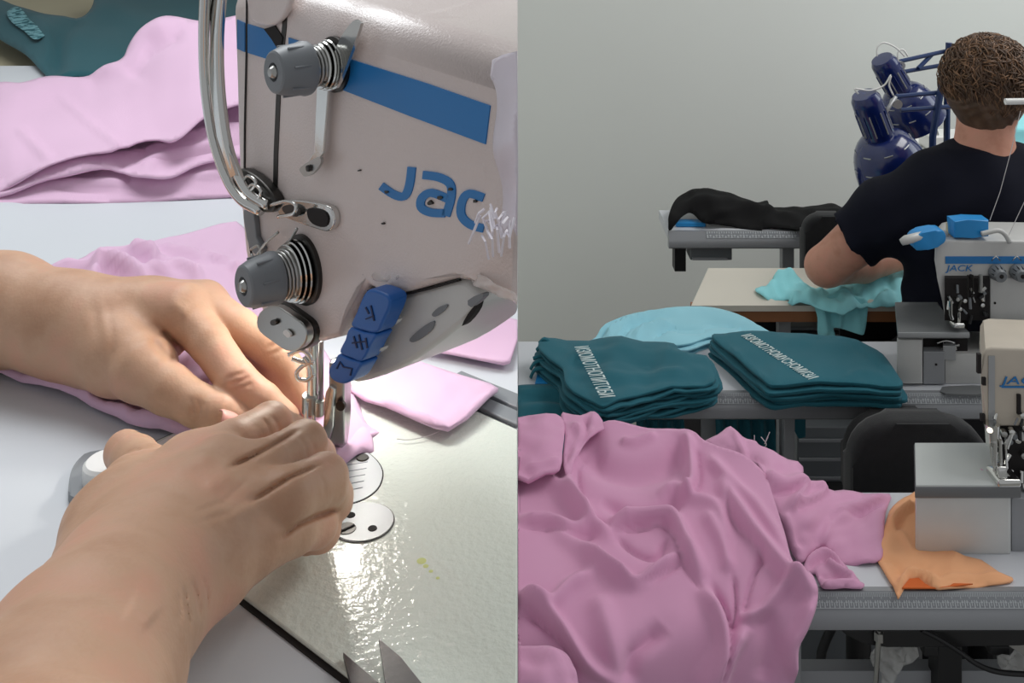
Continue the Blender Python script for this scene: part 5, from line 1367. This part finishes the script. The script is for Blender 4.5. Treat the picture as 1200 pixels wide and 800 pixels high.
cb = MB().tube([Wp(x, y, 1.185) for x, y in smooth_poly([(1080, 738), (1100, 748), (1125, 764), (1145, 778), (1170, 787), (1210, 790), (1260, 790)], 5, False)], .0030, 8).done('power_cable', M['black_plastic'], None, True)
tag(cb, 'black cable drooping beneath the near table', 'cable')
cc = MB().tube([Wp(x, y, 1.42) for x, y in smooth_poly([(975, 735), (966, 755), (962, 775), (962, 840)], 5, False)], .0075, 8, flat=((0, 1, 0), .5)).done('black_strap', M['black_plastic'], None, True)
tag(cc, 'black curved strap seen under the near table left of the rod', 'strap')
for k, (ol, yy) in enumerate(([((1020, 762), (1036, 758), (1075, 758), (1070, 778), (1050, 788), (1040, 820), (1030, 820), (1034, 790), (1022, 778)), 1.215], [((1168, 768), (1182, 764), (1200, 768), (1206, 790), (1186, 786), (1176, 790)), 1.20])):
    cloth('plastic_bag', list(ol), [(1020, 760, yy), (1075, 760, yy), (1040, 820, yy), (1200, 770, yy), (1180, 790, yy + .002)], M['clear'], wr=(95 + k, 14, .004), step=3, thick=.0004, smooth_n=2, label=['clear plastic bag tied beside the rod under the near table', 'clear plastic shred hanging at the right under the near table'][k], cat='bag')

# ---- big pink heap
def z7(*pts): return [(600 + x / 2.353, 460 + y / 2.353) for x, y in pts]
PD = [(600, 500, 1.44), (650, 520, 1.40), (690, 486, 1.44), (760, 505, 1.40), (815, 505, 1.38), (860, 500, 1.36), (940, 550, 1.31),
      (600, 560, 1.32), (700, 560, 1.31), (780, 560, 1.30), (600, 600, 1.25), (700, 600, 1.25), (800, 600, 1.24), (900, 600, 1.24), (600, 650, 1.175), (750, 650, 1.175), (850, 650, 1.18), (950, 650, 1.17),
      (600, 700, 1.11), (750, 700, 1.12), (900, 700, 1.125), (955, 690, 1.13), (600, 760, 1.06), (750, 760, 1.07), (880, 760, 1.09), (940, 760, 1.10), (600, 860, 1.04), (750, 860, 1.06), (880, 860, 1.09), (940, 860, 1.10)]
big = cloth('pink_fabric_heap', [(600, 560), (616, 548), (650, 552), (664, 520), (688, 506), (698, 498), (720, 492), (760, 503), (790, 503), (812, 505), (824, 514), (840, 520), (870, 530), (896, 552), (905, 580), (918, 620), (930, 660), (950, 670), (958, 690), (954, 715), (940, 745), (932, 770), (930, 800), (934, 860), (600, 860)],
      PD, M['pink2'], folds=[
        (z7((205, 150), (180, 220), (195, 300), (235, 350), (275, 385)), 3.1, 0.0106, 'crease'),
        (z7((190, 170), (160, 230), (180, 310), (230, 370)), 8, 0.0150),
        (z7((270, 375), (330, 350), (400, 350), (445, 362), (480, 440), (530, 520)), 9, 0.0225),
        (z7((280, 388), (350, 375), (420, 372), (450, 410), (470, 470), (520, 545)), 2.5, 0.0128, 'crease'),
        (z7((20, 235), (90, 240), (170, 300), (230, 370), (280, 395)), 8, 0.0125),
        (z7((20, 350), (100, 355), (160, 380), (220, 372)), 6, 0.0125),
        (z7((20, 365), (100, 375), (170, 400), (250, 392)), 3.1, 0.0074, 'crease'),
        (z7((110, 370), (180, 430), (260, 500), (330, 530)), 9, 0.0100),
        (z7((285, 395), (340, 440), (400, 455), (430, 400)), 3.7, 0.0106, 'crease'),
        (z7((190, 430), (260, 490), (335, 535), (400, 495), (455, 450)), 6, 0.0137),
        (z7((335, 545), (410, 510), (470, 470)), 2.5, 0.0064, 'crease'),
        (z7((20, 560), (60, 580), (110, 585), (160, 540), (230, 500)), 7, 0.0125),
        (z7((20, 580), (80, 600), (130, 650), (200, 740), (290, 795)), 8, 0.0175),
        (z7((30, 600), (90, 640), (150, 710), (190, 790)), 3.7, 0.0128, 'crease'),
        (z7((230, 560), (260, 650), (290, 760), (300, 850)), 14, 0.0125),
        (z7((420, 640), (340, 720), (310, 800)), 12, -0.0125),
        (z7((520, 540), (570, 620), (580, 700), (530, 800), (520, 850)), 9, 0.0175),
        (z7((550, 520), (600, 620), (600, 690), (560, 790)), 3.1, 0.0149, 'crease'),
        (z7((610, 500), (618, 580), (612, 660)), 2.2, 0.0106, 'crease'),
        (z7((575, 235), (600, 300), (660, 390), (740, 480), (800, 530), (835, 560)), 9, 0.0200),
        (z7((590, 270), (610, 360), (680, 440), (700, 480)), 3.7, 0.0116, 'crease'),
        (z7((540, 170), (600, 240), (680, 330), (760, 440)), 7, 0.0112),
        (z7((625, 625), (690, 600), (760, 530), (820, 510)), 6, 0.0125),
        (z7((640, 610), (660, 520), (700, 440)), 3.1, 0.0085, 'crease'),
        (z7((650, 640), (600, 720), (570, 790), (560, 850)), 9, 0.0175),
        (z7((830, 560), (800, 640), (770, 700), (780, 790)), 8, 0.0125),
        (z7((700, 600), (720, 700), (700, 800)), 12, -0.0100),
        (z7((480, 110), (495, 180), (495, 260), (470, 290)), 6, 0.0175),
        (z7((505, 150), (515, 230), (500, 290)), 2.5, 0.0106, 'crease'),
        (z7((215, 120), (240, 190), (330, 215), (430, 190), (480, 130)), 14, -0.0175),
        (z7((300, 135), (340, 140), (400, 120)), 4, 0.0088),
        (z7((400, 280), (450, 260), (490, 290), (560, 320), (600, 420)), 7, 0.0112),
        (z7((240, 300), (330, 330), (420, 320), (470, 290)), 8, -0.0100),
        (z7((530, 330), (580, 430), (600, 500)), 7, 0.0100)],
      wr=(101, 130, .0018), step=3, thick=.0028, minX=.0002, smooth_n=4, label='large crumpled pink fabric heap falling over the front of the near table', cat='fabric')
cloth('pink_flap', [(600, 492), (640, 488), (658, 486), (662, 500), (659, 530), (656, 551), (640, 553), (600, 556)], [(600, 490, 1.42), (658, 486, 1.42), (656, 551, 1.305), (600, 556, 1.295), (630, 520, 1.345)], M['pink2'],
      folds=[([(610, 546), (640, 542), (656, 540)], 3, .004)], wr=(111, 40, .003), step=4, thick=.005, minX=.0002, smooth_n=2, label='pink fabric flap with a stitched hem at the far left of the heap', cat='fabric')
cloth('pink_flap', [(658, 486), (664, 484), (680, 487), (692, 481), (701, 484), (708, 500), (690, 512), (674, 540), (668, 560), (660, 548), (662, 510)], [(658, 486, 1.43), (700, 482, 1.44), (708, 500, 1.40), (668, 560, 1.30), (676, 530, 1.35), (660, 520, 1.36)], M['pink2'],
      folds=[([(668, 500), (680, 510), (668, 545)], 4, .008), ([(686, 490), (688, 502), (674, 530)], 3, .008, 'crease'), ([(697, 484), (690, 505)], 2.5, .005)], wr=(112, 25, .002), step=3.5, thick=.003, smooth_n=2, label='upright pink fabric fold standing at the top left of the heap', cat='fabric')
cloth('pink_flap', [(596, 760), (612, 755), (640, 757), (660, 762), (672, 778), (678, 800), (680, 860), (596, 860)], [(600, 760, 1.03), (660, 765, 1.03), (678, 800, 1.02), (600, 860, .99), (678, 860, 1.0), (640, 790, 1.0)], M['pink2'], folds=[([(640, 760), (660, 790), (664, 850)], 8, .008)], wr=(113, 40, .002), step=5, thick=.003, minX=.0002,
      label='pink fabric bulge hanging at the bottom left corner', cat='fabric')
# second pink garment to the right of the heap
g2 = cloth('pink_garment', [(824, 516), (840, 506), (856, 497), (870, 508), (885, 512), (892, 520), (915, 530), (944, 542), (942, 560), (965, 562), (972, 570), (1000, 572), (1043, 576), (1038, 600), (1035, 640), (1032, 655), (1010, 658), (985, 655), (970, 640), (960, 640), (940, 658), (925, 640), (905, 580), (880, 540), (850, 526)],
      [(824, 516, 1.40), (856, 497, 1.42), (890, 515, 1.39), (944, 545, 1.36), (900, 560, 1.30), (970, 568, 1.345), (1043, 576, 1.362), (1034, 655, 1.222), (985, 655, 1.222), (930, 640, 1.225), (940, 600, 1.26), (1000, 610, 1.285)], M['pink2'],
      folds=[([(858, 500), (872, 530), (884, 552)], 4, .006), ([(830, 524), (870, 540), (895, 556)], 5, .010), ([(842, 522), (880, 534), (900, 552)], 3, .007, 'crease'), ([(896, 560), (920, 566), (944, 562)], 8, .014), ([(896, 572), (925, 575), (944, 568)], 3, .010, 'crease'), ([(946, 560), (940, 575), (928, 590), (930, 600)], 5, .010), ([(950, 566), (966, 578), (940, 590), (926, 590)], 4, .010), ([(930, 596), (950, 590), (972, 578)], 3, .008, 'crease'), ([(975, 600), (1010, 590), (1040, 580)], 5, .010), ([(972, 612), (985, 600), (1010, 598), (1036, 588)], 3, .009, 'crease'), ([(965, 640), (975, 610), (1000, 600)], 5, .006), ([(920, 600), (926, 630), (935, 650)], 5, .008)],
      wr=(121, 40, .0022), step=3.5, thick=.003, edge_drop=.004, edge_w=5, smooth_n=3, label='pink garment lying on the near table between the heap and the orange cloth', cat='garment')
fr = cloth('pink_scrap', [(938, 665), (948, 652), (962, 643), (975, 646), (990, 658), (994, 664), (984, 664), (1004, 674), (1008, 678), (1013, 681), (1010, 686), (990, 686), (966, 688), (960, 680), (955, 668), (940, 668)],
      RT + .008, M['pink2'], folds=[([(942, 662), (956, 650), (970, 648), (988, 662)], 3, .008), ([(946, 665), (965, 655), (985, 664)], 2, .007, 'crease'), ([(968, 656), (985, 670), (1004, 678)], 4, .010), ([(958, 672), (985, 676), (1010, 682)], 2.5, .006, 'crease'), ([(962, 686), (985, 682), (1010, 682)], 2.5, .006)], step=2.5, thick=.003, edge_drop=.003, edge_w=3, smooth_n=2,
      label='small ruffled pink ends sticking out over the white table edge', cat='cloth')
# orange cloth under the near machine
oc = cloth('orange_cloth', [(1024, 645), (1030, 625), (1038, 612), (1042, 596), (1052, 584), (1066, 578), (1080, 580), (1110, 640), (1150, 652), (1170, 668), (1186, 674), (1184, 679), (1160, 682), (1130, 685), (1100, 690), (1084, 684), (1076, 678), (1066, 680), (1056, 693), (1052, 696), (1046, 684), (1036, 668)],
      RT + .006, M['orange_cloth'], folds=[([(1040, 618), (1056, 600), (1070, 590)], 5, .010), ([(1050, 624), (1060, 604), (1074, 596)], 3, .008, 'crease'), ([(1042, 612), (1060, 630), (1070, 650)], 4, .004), ([(1054, 690), (1064, 672), (1080, 674), (1100, 686)], 4, .010), ([(1034, 655), (1050, 660), (1060, 680)], 3, .004, 'crease'), ([(1086, 684), (1130, 676), (1184, 674)], 3, .005)], wr=(131, 40, .0015), step=3.5, thick=.0025, smooth_n=2, edge_drop=.002,
      label='peach-orange cloth lying under the nearest overlock machine', cat='cloth')
MB().prism([Tp(x, y, RT + .005) for x, y in ((1057, 690), (1066, 679), (1078, 678), (1090, 684), (1140, 685), (1100, 690))], (0, 0, .0015)).done('orange_reverse', M['orange_inner'], oc)
lt = MB()
for l in ([(892, 512), (898, 520), (896, 524)], [(884, 510), (884, 516)], [(900, 512), (896, 520), (902, 506)]):
    lt.tube([Wp(x, y, 1.385) for x, y in smooth_poly(l, 3, False)], .0006, 5)
lt.done('loose_thread', M['thread'], g2)

# ---- things behind the person at the right edge
sb = thing('supply_shelf', (1.35, 2.7, 0), 'pale shelf with aqua cloth behind the person at the right edge', 'shelf')
MB().span((1.05, 2.62, Zp(186, 2.62)), (1.7, 2.9, Zp(180, 2.62))).done('shelf_board', M['white_plastic'], sb)
MB().span((1.08, 2.85, 0), (1.11, 2.88, Zp(180, 2.62))).done('leg', M['frame_grey'], sb)
MB().span((1.62, 2.85, 0), (1.65, 2.88, Zp(180, 2.62))).done('leg', M['frame_grey'], sb)
bx = MB().span((1.30, 2.66, Zp(180, 2.62) + .001), (1.6, 2.85, Zp(150, 2.66)), .01).done('aqua_bundle', M['aqua']); tag(bx, 'aqua bundle on the pale shelf right of the neck', 'bundle')
pl_ = thing('parts_box', (X(1095, 2.4), 2.62, Zp(180, 2.62)), 'small white machine part standing between lamp post and neck', 'box')
MB().span((X(1090, 2.64), 2.64, Zp(180, 2.62) + .001), (X(1112, 2.64), 2.72, Zp(160, 2.64)), .005).done('box', M['white_plastic'], pl_)
MB().tube([(X(1098, 2.66), 2.66, Zp(160, 2.64)), (X(1092, 2.66), 2.66, Zp(142, 2.64))], .006, 8).done('lever', M['steel'], pl_)

# ---------------------------------------------------------------- the bench set ends at the added light divider
for o in list(bpy.data.objects):
    if o.type != 'MESH' or o.name.startswith(('wall', 'floor', 'baseboard')): continue
    w = Vector(o.location); p = o.parent
    while p is not None: w += p.location; p = p.parent
    xs = [v.co.x + w.x for v in o.data.vertices]
    if not xs or min(xs) > -.02 or max(xs) < -.0001: continue
    bm = bmesh.new(); bm.from_mesh(o.data)
    g = bmesh.ops.bisect_plane(bm, geom=bm.verts[:] + bm.edges[:] + bm.faces[:], plane_co=(-.0001 - w.x, 0, 0), plane_no=(1, 0, 0), clear_outer=True)
    ed = [e for e in g['geom_cut'] if isinstance(e, bmesh.types.BMEdge)]
    try: bmesh.ops.holes_fill(bm, edges=ed, sides=0)
    except Exception: pass
    bm.to_mesh(o.data); bm.free()
